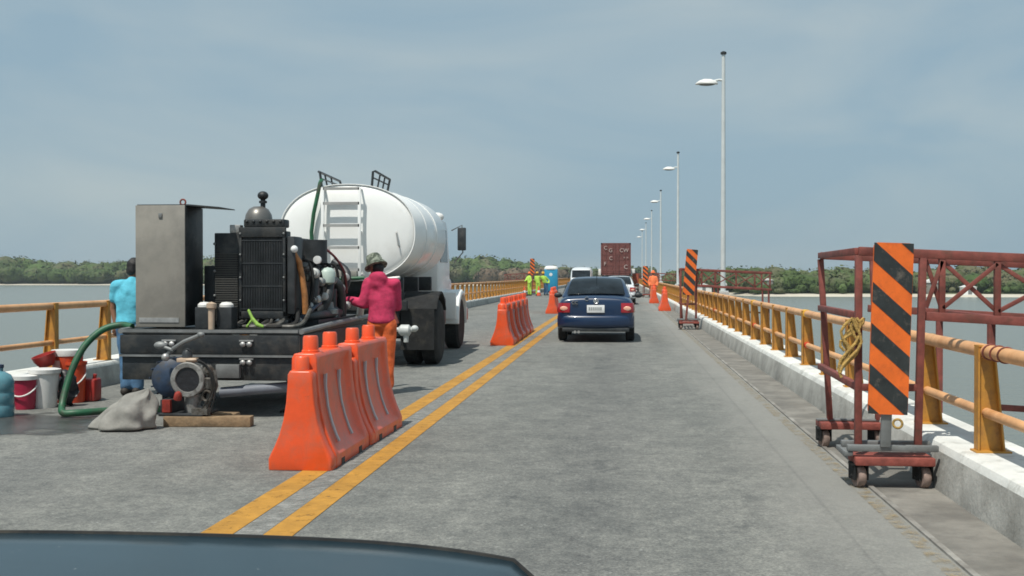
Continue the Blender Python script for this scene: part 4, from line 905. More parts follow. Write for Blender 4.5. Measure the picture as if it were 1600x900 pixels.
    for k in range(6):
        yy = 0.35 + 0.28 * k; hs_ = MB().tube(smooth_path([(0.36, yy, 0.8 - .04 * k), (0.56, yy + .05, 0.7), (0.6, yy + .1 + random.uniform(-.1, .1), 0.4), (0.5, yy, 0.1)], 5), random.choice([0.012, 0.018, 0.022]), 8); obj('engine_hose', hs_, random.choice(['rubber', 'grime0', 'rubber']), t)
    rl_ = MB()
    for z in (0.45, 0.68): rl_.span((0.362, 0.5, z), (0.40, 1.8, z + .05))
    for k in range(6): rl_.cyl((0.36, 0.55 + .22 * k, 0.55), (0.43, 0.55 + .22 * k, 0.55), 0.055, 0.045, 10)
    obj('exhaust_ports', rl_, 'grime0', t)
    obj('blue_cable', MB().tube(smooth_path([(0.42, 0.2, 0.05), (0.54, 0.2, 0.12), (0.62, 0.4, 0.22), (0.6, 0.7, 0.25)], 4), 0.022, 8), 'bluemotor', t)
    obj('red_cable', MB().tube(smooth_path([(0.45, 1.5, 0.9), (0.56, 1.6, 0.78), (0.64, 1.7, 0.6), (0.64, 1.8, 0.35)], 4), 0.016, 8), 'darkred', t)
    obj('cream_hose', MB().tube(smooth_path([(0.84, 2.6, 0.46), (0.78, 2.45, 0.36), (0.72, 2.3, 0.2), (0.70, 2.25, 0.0)], 5), 0.045, 10), 'whitehose', t)
    return t
M['darkred'] = mat('dark_red_rubber', (0.16, 0.03, 0.035), 0.6)
M['cabinet2'] = mat('dusty_fins', (0.06, 0.06, 0.055), 0.7); M['domegrey'] = mat('brushed_grey_dome', (0.17, 0.165, 0.155), 0.4, metal=0.5, var=0.15)
M['palegreen'] = mat('pale_green_plastic', (0.45, 0.55, 0.5), 0.45)
pump_engine()
# batteries on the deck with white caps and a strap
def battery(label, x):
    t = thing('battery', label, 'battery', (x, 12.0, 0.915), 0, 'batteries on the trailer deck')
    obj('case', MB().span((-0.082, -0.08, 0), (0.082, 0.12, 0.235)), 'darkgrey', t, bevel=0.01)
    obj('cap', MB().lathe([(0.075, 0.235), (0.075, 0.26), (0.05, 0.285), (0.0, 0.29)], (0, 0, 0)), 'whiteplastic', t)
    return t
battery('dark battery with white cap beside the cabinet, left one of two', -4.46); battery('dark battery with white cap in front of the oil cooler, right one of two', -4.22)
M['beige'] = mat('beige_plastic', (0.5, 0.38, 0.28), 0.5)
tag(obj('canister', MB().lathe([(0.033, 0), (0.035, 0.21), (0.052, 0.23), (0.052, 0.275), (0.0, 0.295)], (-4.34, 11.87, 0.915)), 'beige'), 'slim beige canister standing between the two batteries', 'canister')
lf = MB(); lf.chain([((-0.01, 0, 0.2), 0.018), ((0.03, -0.01, 0.12), 0.02), ((0.09, -0.02, 0.05), 0.026), ((0.15, -0.02, 0.03), 0.02)]); lf.chain([((0.03, 0, 0.11), 0.015), ((0.0, -0.02, 0.06), 0.015), ((-0.02, -0.02, 0.03), 0.02)])
lo = obj('spray_nozzle', lf, 'lime', vox=0.012); lo.location = (-3.95, 11.95, 0.915); tag(lo, 'lime green plastic nozzle lying in front of the radiator', 'nozzle')

# water pump on planks behind the trailer
M['grime'] = mat('grimy_steel', (0.12, 0.115, 0.105), 0.6, metal=0.3, var=0.35, vscale=14, dirt=(0.05, 0.04, 0.03), dscale=12, dlo=0.48, dhi=0.62)
M['dullred'] = mat('dull_red_enamel', (0.26, 0.03, 0.02), 0.6, var=0.3, vscale=14)
def water_pump():
    t = thing('water_pump', 'blue motor water pump with a round open grey flange, standing on planks behind the trailer', 'pump', (-4.35, 11.2, 0.1))
    mo = MB().lathe([(0.0, -0.3), (0.12, -0.28), (0.185, -0.2), (0.2, 0.0), (0.19, 0.12), (0.12, 0.16)], (-0.16, 0.05, 0.36), (0.15, -1, 0)); 
    for k in range(14):
        q = 2 * math.pi * k / 14; d = Vector((math.cos(q), 0, math.sin(q))); mo.bar(Vector((-0.16, 0.2, .36)) + d * .2, Vector((-0.17, -0.05, .36)) + d * .2, 0.014, 0.012, d)
    obj('motor', mo, 'bluemotor', t, angle=40)
    fl = MB().lathe([(0.125, -0.01), (0.165, -0.01), (0.175, 0.0), (0.175, 0.045), (0.15, 0.07), (0.16, 0.16), (0.11, 0.18), (0.115, 0.02)], (0.09, -0.22, 0.36), (0, 1, 0), 30, True); obj('flange', fl, 'alu2', t)
    obj('throat', MB().lathe([(0.128, -0.005), (0.126, 0.1), (0.0, 0.11)], (0.09, -0.21, 0.36), (0, 1, 0), 24), 'blacksheet', t)
    vo = MB().tube([(0.12, -0.1, 0.22), (0.1, -0.12, 0.1), (0.12, -0.1, 0.03)], [0.09, 0.075, 0.09], 14); obj('volute', vo, 'alu2', t)
    pp = MB().tube([(0.24, -0.15, 0.5), (0.3, -0.15, 0.4), (0.29, -0.15, 0.2), (0.25, -0.15, 0.05)], 0.03, 9); pp.lathe([(0.03, -0.04), (0.055, -0.03), (0.055, 0.03), (0.03, 0.05)], (0.29, -0.18, 0.45), (0.2, -1, 0.2), 8); pp.lathe([(0.03, -0.05), (0.045, -0.05), (0.045, 0.05), (0.03, 0.06)], (0.3, -0.18, 0.33), (0, -0.2, 1), 8); pp.ring((0.28, -0.2, 0.2), (0.2, 1, 0), 0.05, 0.014); pp.box((0.22, -0.2, 0.05), (0.16, 0.1, 0.06)); pp.tube([(0.3, -0.18, 0.5), (0.36, -0.2, 0.44), (0.38, -0.2, 0.3), (0.33, -0.2, 0.18)], 0.016, 8); obj('side_pipe', pp, 'grime', t)
    bk = MB().span((-0.03, -0.2, 0.53), (0.16, -0.1, 0.57)); bk.ell((0.12, -0.2, 0.555), (0.06, 0.03, 0.02)); obj('clamp', bk, 'beige', t, bevel=0.005)
    cp = MB().lathe([(0.05, 0), (0.05, 0.05), (0.03, 0.08)], (0.05, -0.12, 0.57)); cp.ring((0.06, -0.14, 0.63), (0, 1, .2), 0.03, 0.008); obj('filler_cap', cp, 'darkgrey', t)
    lv = MB().tube([(-0.2, -0.05, 0.58), (-0.1, -0.1, 0.66), (0.02, -0.12, 0.73), (0.17, -0.12, 0.79)], 0.022, 9); lv.ell((0.19, -0.12, 0.8), (0.04, 0.03, 0.03)); lv.ell((-0.24, -0.08, 0.69), (0.07, 0.04, 0.04)); lv.cyl((-0.1, -0.1, .64), (-0.28, -0.08, .7), 0.018); obj('lever', lv, 'greysteel', t)
    obj('lower_knob', MB().ell((-0.14, -0.2, 0.58), 0.04), 'alu', t)
    bs = MB().span((-0.2, -0.2, 0.0), (-0.08, 0.15, 0.16)); bs.span((-0.2, -0.25, 0.0), (0.25, 0.2, 0.03)); obj('base', bs, 'darkgrey', t, bevel=0.01)
    vv = MB().lathe([(0.02, -0.04), (0.042, -0.03), (0.035, 0.03), (0.015, 0.05)], (0.0, -0.24, 0.2), (0.3, -0.4, 1), 12); vv.box((-0.12, -0.22, 0.1), (0.08, 0.05, 0.12)); obj('red_valve', vv, 'dullred', t)
    wr_ = MB()
    for k in range(3): wr_.tube(smooth_path([(0.12 + .03 * k, -0.16, 0.56), (0.30 + .02 * k, -0.25, 0.5 - .03 * k), (0.34 + .02 * k, -0.24, 0.25), (0.2 + .06 * k, -0.24, 0.02)], 5), 0.008, 6)
    obj('wiring', wr_, 'rubber', t)
    return t
M['alu2'] = mat('cast_grey_metal', (0.24, 0.24, 0.23), 0.55, metal=0.3, var=0.25, vscale=10, dirt=(0.07, 0.06, 0.05), dscale=9, dlo=0.5, dhi=0.68)
water_pump()
tag(obj('plank', MB().box((-4.06, 11.02, 0.052), (0.86, 0.15, 0.1), Matrix.Rotation(R(4), 3, 'Z')), 'wood', bevel=0.006), 'weathered brown plank lying on the road under the water pump', 'plank')
tag(obj('plank', MB().box((-4.22, 11.33, 0.05), (0.7, 0.16, 0.098), Matrix.Rotation(R(-3), 3, 'Z')), 'wood', bevel=0.006), 'shorter brown plank lying behind the front one, under the rear of the water pump', 'plank')
# grey sack of canvas
def sack():
    a = MB(); n = 40; rows = []
    for j in range(16):
        u = j / 15; row = []
        for k in range(n):
            q = 2 * math.pi * k / n; rr = 1 - 0.15 * math.cos(3 * q + 1)
            r = (1 - u) ** 0.75 * rr; z = 0.40 * u ** 0.9
            x = 0.34 * r * math.cos(q) + 0.16 * u ** 1.4 - 0.1 * (1 - u); y = 0.22 * r * math.sin(q)
            p = Vector((x, y, z)); d = noise.noise_vector(p * 6) * 0.07 * (1 if j else 0.3)
            fold = 0.03 * math.sin(q * 6 + u * 7) * (1 - u)
            row.append((p.x + d.x + fold * math.cos(q), p.y + d.y + fold * math.sin(q), max(0, z + d.z * (0.8 if j else 0))))
        rows.append(row)
    a.rings(rows); o = obj('canvas_sack', a, 'sack', angle=40, sub=1); o.location = (-4.72, 10.72, 0); return tag(o, 'crumpled grey canvas heaped on the road in front of the water pump', 'canvas')
sack()
# green suction hose
gh = [(-5.27, 12.0, 0.93), (-5.42, 12.05, 0.95), (-5.6, 12.0, 0.9), (-5.74, 11.9, 0.75), (-5.82, 11.8, 0.55), (-5.86, 11.7, 0.32), (-5.86, 11.6, 0.13), (-5.8, 11.5, 0.055), (-5.65, 11.52, 0.055), (-5.45, 11.7, 0.055), (-5.2, 11.85, 0.055), (-4.95, 11.9, 0.06), (-4.7, 11.85, 0.07)]
tag(obj('suction_hose', MB().tube(smooth_path(gh), 0.037, 14), 'greenhose'), 'thick green hose arching from the trailer down to the wet road', 'hose')

# ------------------------------------------------------------------ jug, buckets and coolers by the left kerb
jg = thing('water_jug', 'large blue tinted plastic water jug at the left edge of the photo', 'water jug', (-6.52, 11.55, 0))
obj('bottle', MB().lathe([(0.0, 0.0), (0.13, 0.0), (0.14, 0.02), (0.14, 0.12), (0.133, 0.135), (0.14, 0.15), (0.14, 0.25), (0.133, 0.265), (0.14, 0.28), (0.14, 0.38), (0.11, 0.44), (0.05, 0.475), (0.035, 0.48), (0.035, 0.52)]), 'jug', jg, angle=50)
obj('cap', MB().lathe([(0.04, 0.515), (0.04, 0.55), (0.0, 0.555)], n=18), 'bluemotor', jg)
def bucket(name, label, loc, r0, r1, h, m, lid=None, handle=True, cat='bucket', grp=None):
    t = thing(name, label, cat, loc, 0, grp)
    obj('pail', MB().lathe([(0.0, 0.0), (r0, 0.0), (r0 + .004, 0.015), (r1, h - .04), (r1 + .012, h - .038), (r1 + .012, h)] + ([(r1 - .005, h), (r0 - .01, 0.02), (0.0, 0.02)] if not lid else [(0.0, h)])), m, t, angle=40)
    if lid: obj('lid', MB().lathe([(r1 + .018, h - .03), (r1 + .02, h + .012), (r1 * .8, h + .022), (0.0, h + .025)]), lid, t, angle=40)
    if handle:
        pts = [((r1 + .012) * math.cos(q), -(0.3 * r1) * math.sin(q) - r1 * .82 * math.sin(q), h * .72 - 0.3 * h * math.sin(q)) for q in [math.pi * k / 14 for k in range(15)]]
        obj('handle', MB().tube(pts, 0.009, 7), 'whiteplastic', t)
    return t
bucket('bucket', 'raspberry red bucket with white lid and handle between the blue jug and the white bucket', (-6.62, 12.25, 0), 0.10, 0.125, 0.36, 'pinkred', 'whiteplastic')
bucket('bucket', 'white plastic bucket with lid under the red basin', (-6.48, 12.42, 0), 0.125, 0.155, 0.42, 'whiteplastic', 'whiteplastic', False)
bs = thing('basin', 'red plastic basin tipped on top of the white bucket', 'basin', (-6.62, 12.75, 0.44)); bs.rotation_euler = (R(12), R(-14), 0)
obj('bowl', MB().lathe([(0.0, 0.0), (0.08, 0.0), (0.125, 0.08), (0.14, 0.14), (0.132, 0.14), (0.115, 0.08), (0.0, 0.02)]), 'red', bs)
tag(obj('black_bag', MB().ell((0, 0, 0.2), (0.10, 0.1, 0.21), 20, 16), 'blacksheet', wob=0.07, wscale=9), 'black plastic bag between the white bucket and the orange cooler', 'bag').location = (-6.28, 12.55, 0)
def cooler(label, loc, r, h, m, white=True):
    t = thing('drink_cooler', label, 'cooler', loc, 0, 'round drink coolers by the left kerb')
    obj('drum', MB().lathe([(0.0, 0.0), (r * .9, 0.0), (r * .92, 0.02), (r, h * .55), (r * 1.03, h * .57), (r * 1.05, h * .9)] + [(0, h * .9)]), m, t, angle=30)
    obj('lid', MB().lathe([(r * 1.1, h * .88), (r * 1.12, h * .93), (r * 1.1, h * .99), (r * .4, h * 1.0), (0, h)]), 'whiteplastic' if white else m, t, angle=30)
    obj('tap', MB().cyl((0, -r * 1.0, h * .12), (0, -r - .05, h * .12), 0.022).box((0, -r - .05, h * .12), (0.03, 0.03, 0.06)), 'whiteplastic', t)
    obj('sticker', MB().span((-r * .55, -r * 1.07, h * .6), (-r * .05, -r * .98, h * .8)).span((-r * .1, -r * 1.03, h * .36), (r * .25, -r * .95, h * .5)), 'pinkpale', t)
    return t
M['pinkpale'] = mat('pale_pink_sticker', (0.75, 0.4, 0.33), 0.6)
cooler('round orange cooler with white lid, tallest in the group by the left kerb', (-6.5, 13.0, 0), 0.165, 0.62, 'coolor')
bucket('bucket', 'orange red bucket right of the white lidded cooler, behind the green hose', (-6.38, 12.95, 0), 0.10, 0.12, 0.48, 'coolor', None, True)
cn_ = thing('jerry_can', 'small dark red jerry can right of the orange red bucket', 'jerry can', (-6.26, 13.1, 0))
obj('can', MB().span((-0.09, -0.1, 0), (0.09, 0.1, 0.27)), 'red', cn_, bevel=0.03); obj('spout', MB().cyl((0.04, 0, 0.27), (0.05, 0, 0.32), 0.022), 'red', cn_)

# ------------------------------------------------------------------ people
def person(label, loc, rz, J, top, trousers, hat, vox=0.011, face=True, group=None, hood=False, sleeve=1.0, shoes='boot'):
    t = thing('person', label, 'person', loc, rz, group)
    V = {k: Vector(v) for k, v in J.items()}
    b = MB()
    hd = V['head']; f = V.get('look', Vector((0, 1, 0))).normalized()
    yaw = math.atan2(f.y, f.x) - math.pi / 2; rot = Matrix.Rotation(yaw, 3, 'Z') @ Matrix.Rotation(math.asin(max(-.9, min(.9, f.z))), 3, 'X')
    h_ = lambda x, y, z: hd + rot @ Vector((x, y, z))
    b.ell(hd, (0.076, 0.095, 0.115), 18, 12, rot); b.ell(h_(0, 0.03, -0.06), (0.058, 0.065, 0.06), 14, 8, rot)
    b.ell(h_(0, 0.1, -0.015), (0.014, 0.022, 0.024), 10, 6, rot); b.ell(h_(0, 0.085, -0.09), (0.03, 0.02, 0.02), 10, 6, rot)
    for s in (1, -1): b.ell(h_(s * 0.077, -0.005, -0.01), (0.012, 0.024, 0.034), 10, 6, rot)
    b.chain([(h_(0, -0.015, -0.07), 0.055), (V['neck'], 0.055)])
    ch, pe = V['chest'], V['pelvis']
    b.ell(ch, (0.15, 0.095, 0.2)); b.ell(pe, (0.14, 0.095, 0.13)); b.chain([(V['neck'], 0.06), (ch, 0.09), (pe, 0.09)])
    for s in 'LR':
        b.chain([(V['neck'] + Vector((0, 0, -.06)), 0.05), (V['sh' + s], 0.05), (V['el' + s], 0.038), (V['wr' + s], 0.026)])
        b.chain([(V['hip' + s], 0.075), (V['kn' + s], 0.05), (V['an' + s], 0.035)])
        # hand: palm, four unequal curled fingers, side thumb
        d = (V['wr' + s] - V['el' + s]).normalized(); side = d.cross(Vector((0, 0, 1)))
        side = side.normalized() if side.length > .2 else Vector((0, 1, 0)); nrm = side.cross(d).normalized()
        p0 = V['wr' + s]
        b.chain([(p0, 0.026), (p0 + d * 0.045, 0.028)]); b.ell(p0 + d * 0.055, 0.034, 12, 8)
        for k, ln_ in enumerate((0.062, 0.074, 0.07, 0.055)):
            o_ = side * (0.019 * (k - 1.5) * 1.25); q0 = p0 + d * 0.075 + o_
            q1 = q0 + d * ln_ * .5 - nrm * 0.008; q2 = q1 + (d * .6 - nrm * .8).normalized() * ln_ * .32; q3 = q2 + (d * .15 - nrm).normalized() * ln_ * .26
            b.chain([(q0 - d * .02, 0.0115), (q1, 0.010), (q2, 0.009), (q3, 0.008)], 8)
        th = p0 + d * 0.03 + side * 0.03; b.chain([(th, 0.013), (th + side * .025 + d * .03, 0.011), (th + side * .022 + d * .055 - nrm * .02, 0.009)], 8)
        fd = V.get('toe' + s, Vector((0, 1, 0))).normalized()
        a_ = V['an' + s]; b.chain([(a_, 0.036), (Vector((a_.x, a_.y, 0.05)) - fd * .04, 0.036), (Vector((a_.x, a_.y, 0.04)) + fd * .13, 0.03)])
    obj('body', b, 'skin', t, vox=vox)
    if face:
        e = MB()
        for s in (1, -1): e.ell(h_(s * 0.032, 0.088, 0.005), (0.012, 0.008, 0.008), 10, 6)
        obj('eyes', e, 'dark', t)
        obj('mouth', MB().ell(h_(0, 0.098, -0.06), (0.022, 0.006, 0.006), 10, 6), 'pinkred2', t)
    c = MB()   # top
    tr_ = []
    for u, rx, ry in ((-0.12, 0.155, 0.12), (-0.10, 0.168, 0.133), (0.0, 0.178, 0.142), (0.25, 0.166, 0.132), (0.55, 0.170, 0.132), (0.85, 0.185, 0.132), (1.1, 0.182, 0.118), (1.3, 0.15, 0.1), (1.45, 0.09, 0.075)):
        cc = pe.lerp(ch, u) if u <= 1 else ch + (V['neck'] - ch) * ((u - 1) / .5)
        tr_.append([cc + Vector((rx * math.cos(2 * math.pi * k / 24), ry * math.sin(2 * math.pi * k / 24), 0)) for k in range(24)])
    c.rings(tr_)
    c.chain([(V['neck'] + Vector((0, 0, -.02)), 0.075), (ch + Vector((0, 0, .06)), 0.12)])
    for s in 'LR':
        if sleeve >= 1: c.chain([(V['neck'] + Vector((0, 0, -.07)), 0.07), (V['sh' + s], 0.075), (V['el' + s], 0.066), (V['el' + s].lerp(V['wr' + s], 0.9), 0.05)])
        else: c.chain([(V['neck'] + Vector((0, 0, -.07)), 0.07), (V['sh' + s], 0.075), (V['sh' + s].lerp(V['el' + s], sleeve), 0.066)])
    if hood: c.ell(V['neck'] + Vector((0.01, -0.085, -0.02)), (0.12, 0.075, 0.09)); c.ell(V['neck'] + Vector((0.02, -0.1, -0.09)), (0.09, 0.06, 0.1))
    obj('top', c, top, t, vox=max(vox, .014), wob=0.011 if vox < .02 else 0.0, wscale=9, smoothing=6 if vox < .02 else 4)
    d_ = MB(); d_.ell(pe + Vector((0, 0, -0.02)), (0.165, 0.122, 0.15))
    for s in 'LR': d_.chain([(V['hip' + s], 0.105), (V['kn' + s], 0.085), (V['an' + s].lerp(V['kn' + s], .08), 0.075)])
    obj('trousers', d_, trousers, t, vox=max(vox, .014), wob=0.011 if vox < .02 else 0.0, wscale=9, smoothing=8 if vox < .02 else 4)
    for s in 'LR':
        fd = V.get('toe' + s, Vector((0, 1, 0))).normalized(); a_ = V['an' + s]
        obj('shoe', MB().chain([(Vector((a_.x, a_.y, 0.055)) - fd * .05, 0.054), (Vector((a_.x, a_.y, 0.045)) + fd * .06, 0.05), (Vector((a_.x, a_.y, 0.04)) + fd * .15, 0.042)]), shoes, t, vox=0.014)
    if hat == 'bucket':
        q = MB().lathe([(0.15, -0.045), (0.152, -0.04), (0.112, 0.015), (0.103, 0.025), (0.095, 0.09), (0.08, 0.115), (0.0, 0.125), (0.0, 0.11), (0.09, 0.02), (0.105, 0.005)], h_(0, -0.005, 0.04), rot @ Vector((0.05, 0.1, 1)), 28)
        obj('sun_hat', q, 'camo', t, wob=0.012, wscale=14, angle=60)
        obj('hair', MB().ell(h_(0, -0.03, -0.03), (0.078, 0.08, 0.085), 14, 10, rot), 'hair', t)
    elif hat == 'hair':
        q = MB().ell(h_(0, -0.018, 0.03), (0.088, 0.098, 0.1), 16, 10, rot); q.ell(h_(0, -0.05, -0.03), (0.078, 0.06, 0.08), 14, 8, rot); obj('hair', q, 'hair', t, vox=0.012, wob=0.006, wscale=30)
    else:
        q = MB().lathe([(0.13, 0.0), (0.132, 0.012), (0.105, 0.02), (0.1, 0.07), (0.07, 0.12), (0.0, 0.135)], h_(0, 0.0, 0.035), rot @ Vector((0, 0, 1)), 18); obj('hard_hat', q, hat, t)
    return t
M['pinkred2'] = mat('lips', (0.22, 0.07, 0.05), 0.5)
# worker in raspberry hoodie: back to the camera, turned to the engine on the left, left arm reaching out
person('worker in raspberry hoodie, orange trousers and camouflage sun hat reaching to the pump engine', (-3.0, 14.2, 0), 0,
       dict(pelvis=(0.0, 0, .93), chest=(0.0, 0.04, 1.24), neck=(-0.05, 0.07, 1.47), head=(-0.095, 0.11, 1.60), look=(-0.75, 0.55, -0.35),
            shL=(-0.17, 0.0, 1.39), elL=(-0.22, -0.04, 1.13), wrL=(-0.44, 0.02, 1.19), shR=(0.17, 0.02, 1.38), elR=(0.17, 0.13, 1.10), wrR=(-0.02, 0.28, 1.05),
            hipL=(-0.08, 0, .88), hipR=(0.09, 0, .88), knL=(-0.05, 0.03, .48), knR=(0.085, 0.02, .48), anL=(-0.03, -0.03, .09), anR=(0.08, 0.0, .09), toeL=(-.6, .8, 0), toeR=(-.4, .9, 0)),
       'magenta', 'otrouser', 'bucket', hood=True)
person('man in turquoise polo shirt and jeans standing left of the grey cabinet, seen from behind', (-6.1, 13.75, 0), 0,
       dict(pelvis=(0.03, 0, .92), chest=(0.02, 0.02, 1.22), neck=(0.05, 0.05, 1.44), head=(0.07, 0.08, 1.58), look=(0.6, 0.8, -0.15),
            shL=(-0.15, 0.02, 1.36), elL=(-0.2, 0.03, 1.07), wrL=(-0.15, 0.0, .87), shR=(0.2, 0.02, 1.36), elR=(0.26, 0.08, 1.08), wrR=(0.2, 0.28, 1.0),
            hipL=(-0.05, 0, .87), hipR=(0.12, 0, .87), knL=(-0.03, 0.03, .47), knR=(0.12, 0.03, .47), anL=(-0.01, -0.02, .09), anR=(0.12, 0.02, .09)),
       'cyan', 'jeans', 'hair', sleeve=0.55)
std = lambda sx=0.0, arm=0.0: dict(pelvis=(0, 0, .93), chest=(sx, 0, 1.23), neck=(sx, 0.02, 1.45), head=(sx, 0.05, 1.6), look=(0.2 + sx * 4, -1, -.1), shL=(-0.17 + sx, 0, 1.37), elL=(-0.24, 0.0 - arm, 1.1 + arm * .3), wrL=(-0.22, -0.12 - arm, .9 + arm),
      shR=(0.17 + sx, 0, 1.37), elR=(0.24, -.03, 1.1), wrR=(0.2, -0.14, .92), hipL=(-0.08, 0, .88), hipR=(0.08, 0, .88), knL=(-0.09, -0.02, .48), knR=(0.1, 0.0, .48), anL=(-0.1, 0, .09), anR=(0.12, 0.02, .09), toeL=(0, -1, 0), toeR=(.2, -1, 0))
hg = 'distant road workers in lime hi-vis'
person('distant road worker in lime hi-vis with orange helmet, leftmost of the three', (-7.05 + .35, 83.6, 0), R(-50), std(-0.08, 0.15), 'hivis', 'hivis', 'hivisorange', vox=0.03, face=False, group=hg)
person('distant road worker in lime hi-vis under the left hazard board, middle of three', (-6.15, 84.6, 0), R(160), std(0.06, 0.25), 'hivis', 'hivis', 'yellow', vox=0.03, face=False, group=hg)
person('distant road worker in lime top and blue jeans, nearest the blue portable toilet', (-5.62, 85.2, 0), R(30), std(-0.2), 'hivis', 'jeans', 'yellow', vox=0.03, face=False, group=hg)
person('distant person in orange clothing standing behind the two barriers at the right kerb', (1.72, 64.5, 0), R(10), std(), 'hivisorange', 'hivisorange', 'hivisorange', vox=0.03, face=False)

# cones among the distant workers
def cone(label, loc):
    t = thing('traffic_cone', label, 'traffic cone', loc, 0, 'traffic cones near the distant workers')
    obj('cone', MB().lathe([(0.16, 0.03), (0.03, 0.72), (0.0, 0.72)], n=18), 'orange', t); obj('base', MB().span((-.2, -.2, 0), (.2, .2, .03)), 'dark', t)
    obj('band', MB().lathe([(0.122, 0.26), (0.09, 0.42), (0.085, 0.42), (0.115, 0.26)], n=18), 'whiteplastic', t)
cone('orange traffic cone with white band at the feet of the leftmost hi-vis worker', (-7.0 + .1, 81.5, 0)); cone('orange traffic cone with white band between the hi-vis workers and the portable toilet', (-5.95, 82.5, 0))

# portable toilet
def potty():
    t = thing('portable_toilet', 'bright blue portable toilet with white domed roof far along the left side', 'portable toilet', (-6.1, 99, 0))
    obj('cabin', MB().span((-0.56, 0, 0.08), (0.56, 1.15, 2.02)), 'potty', t, bevel=0.05)
    rs = []
    for k, (z, q) in enumerate(((2.0, 1.04), (2.08, 1.04), (2.2, 0.94), (2.28, 0.75), (2.31, 0.3))): rs.append([(0.58 * q * math.copysign(abs(math.cos(a)) ** .5, math.cos(a)), 0.575 + 0.6 * q * math.copysign(abs(math.sin(a)) ** .5, math.sin(a)), z) for a in [2 * math.pi * i / 24 for i in range(24)]])
    obj('roof', MB().rings(rs), 'whiteplastic', t); obj('door', MB().span((-0.42, -0.025, 0.18), (0.42, -0.002, 1.9)), 'potty', t, bevel=0.01)
    obj('door_sign', MB().ell((0.0, -0.03, 1.55), (0.14, 0.006, 0.14)), 'plate', t); obj('skid', MB().span((-0.58, -0.02, 0), (0.58, 1.17, 0.078)), 'darkgrey', t)
potty()

# ------------------------------------------------------------------ far shore vegetation and buildings
def wood(name, crowns, m, per, leaf):
    a = MB(); V = a.v; F = a.f; Mi = a.m
    for x, y, z, rx, h in crowns:
        a.ell((x, y, z + h * .46), (rx * .8, rx * .8, h * .45), 12, 8)
        lobes = [(0, 0, 0, 1.0)] + [(random.uniform(-.6, .6), random.uniform(-.5, .1), random.uniform(-.3, .35), random.uniform(.4, .62)) for _ in range(5)]
        for _ in range(per):
            lx, ly, lz, lr = random.choice(lobes)
            q = random.uniform(0, 2 * math.pi); ph = math.asin(2 * random.random() - 1)
            r = random.uniform(0.86, 1.04) * lr; d = Vector((math.cos(ph) * math.cos(q), math.cos(ph) * math.sin(q), math.sin(ph)))
            px = x + rx * (lx + r * d.x); py = y + rx * (ly + r * d.y); pz = z + h * .5 + h * .5 * (lz + r * d.z)
            if pz < z: pz = z + random.uniform(0, .8)
            nn = (d + Vector((random.uniform(-1, 1), random.uniform(-1, 1), random.uniform(-1, 1))) * .38).normalized()
            t1 = nn.cross(Vector((random.uniform(-1, 1), random.uniform(-1, 1), random.uniform(-1, 1)))).normalized(); t2 = nn.cross(t1)
            s = leaf * random.uniform(0.5, 1.2); o = len(V)
            for c1, c2 in ((-1, -.6), (.2, -1), (1, .3), (-.1, 1)): V.append(tuple(Vector((px, py, pz)) + t1 * c1 * s + t2 * c2 * s))
            F.append((o, o + 1, o + 2, o + 3)); Mi.append(0)
    return tag(obj(name, a, m, recalc=False, smooth=False), kind='stuff')
random.seed(21)
G0 = WZ + 0.5
def hgt(x, base, amp, sc, seed): return base + amp * noise.noise(Vector((x * sc, seed, 0.5))) + random.uniform(-.6, .6)
crL = []
x = -330
while x < -42:
    for row in range(3):
        yb = 512 + row * 10 + random.uniform(-3, 3)
        crL.append((x + random.uniform(-2, 2), yb, G0, random.uniform(4.5, 8), hgt(x, 10.6 + row * 1.2, 2.8, .045, 1) * (1.0 if row else .8)))
    x += 5.5
wood('mangrove_wood', crL, 'leaf', 420, 0.6)
crM = []
x = -75
while x < 20:
    for row in range(2):
        yb = 560 + row * 12 + random.uniform(-3, 3)
        crM.append((x + random.uniform(-2, 2), yb, G0, random.uniform(4, 6), hgt(x, 8.6, 2.2, .08, 5)))
    x += 6
wood('mangrove_wood', crM, 'leaf', 320, 0.65)
crR = []
x = 14
while x < 150:
    y_edge = 300 + (246 - 300) * min(1, max(0, (x - 8) / 22))
    for row in range(3):
        yb = y_edge + 14 + row * 7 + random.uniform(-2, 2)
        h_ = hgt(x, 5.0 + row * .6, 1.7, .07, 9) * (0.85 if row == 0 else 1.0)
        crR.append((x + random.uniform(-1.5, 1.5), yb, G0, random.uniform(2.8, 5.0), h_))
    x += 3.6
wood('shore_wood', crR, 'leaf', 380, 0.36)
crB = [(random.uniform(-62, -24), 500 + random.uniform(-4, 6), G0, random.uniform(3, 5), random.uniform(5.5, 8)) for _ in range(26)]
wood('dry_scrub', crB, 'leafdry', 140, 0.7)
crS = []
for k in range(60):
    x = random.uniform(16, 150); crS.append((x, 246 + max(0, (30 - x) * 2.3) + random.uniform(7, 13), G0 - .1, random.uniform(1, 2), random.uniform(1.2, 2.6)))
wood('shore_scrub', crS, 'leaf', 110, 0.3)

def shed(label, loc, w, d, h, wall='white', roof='whiteplastic'):
    t = thing('shore_shed', label, 'shed', loc, 0, 'small pale sheds on the right shore')
    obj('wall', MB().span((-w / 2, -d / 2, -0.5), (w / 2, d / 2, h)), wall, t)
    obj('roof', MB().prism([(-w / 2 - .2, h), (w / 2 + .2, h), (0, h + w * .2)], 'y', -d / 2 - .2, d / 2 + .2), roof, t)
    obj('door', MB().span((-0.4, -d / 2 - .03, 0), (0.4, -d / 2 - .003, 1.8)), 'greysteel', t)
shed('small white shed on the right shore seen through the cross braces of the nearest gantry', (72.5, 250.5, WZ + .5), 2.6, 3, 1.5)
shed('dull pale shed on the right shore, left of the white one behind the nearest gantry', (66.5, 256, WZ + .5), 4.2, 3, 2.4, 'cabinet')
shed('low white shed on the right shore, just left of the nearest lamp pole', (19.3, 277, WZ + .6), 3.6, 3, 1.3)
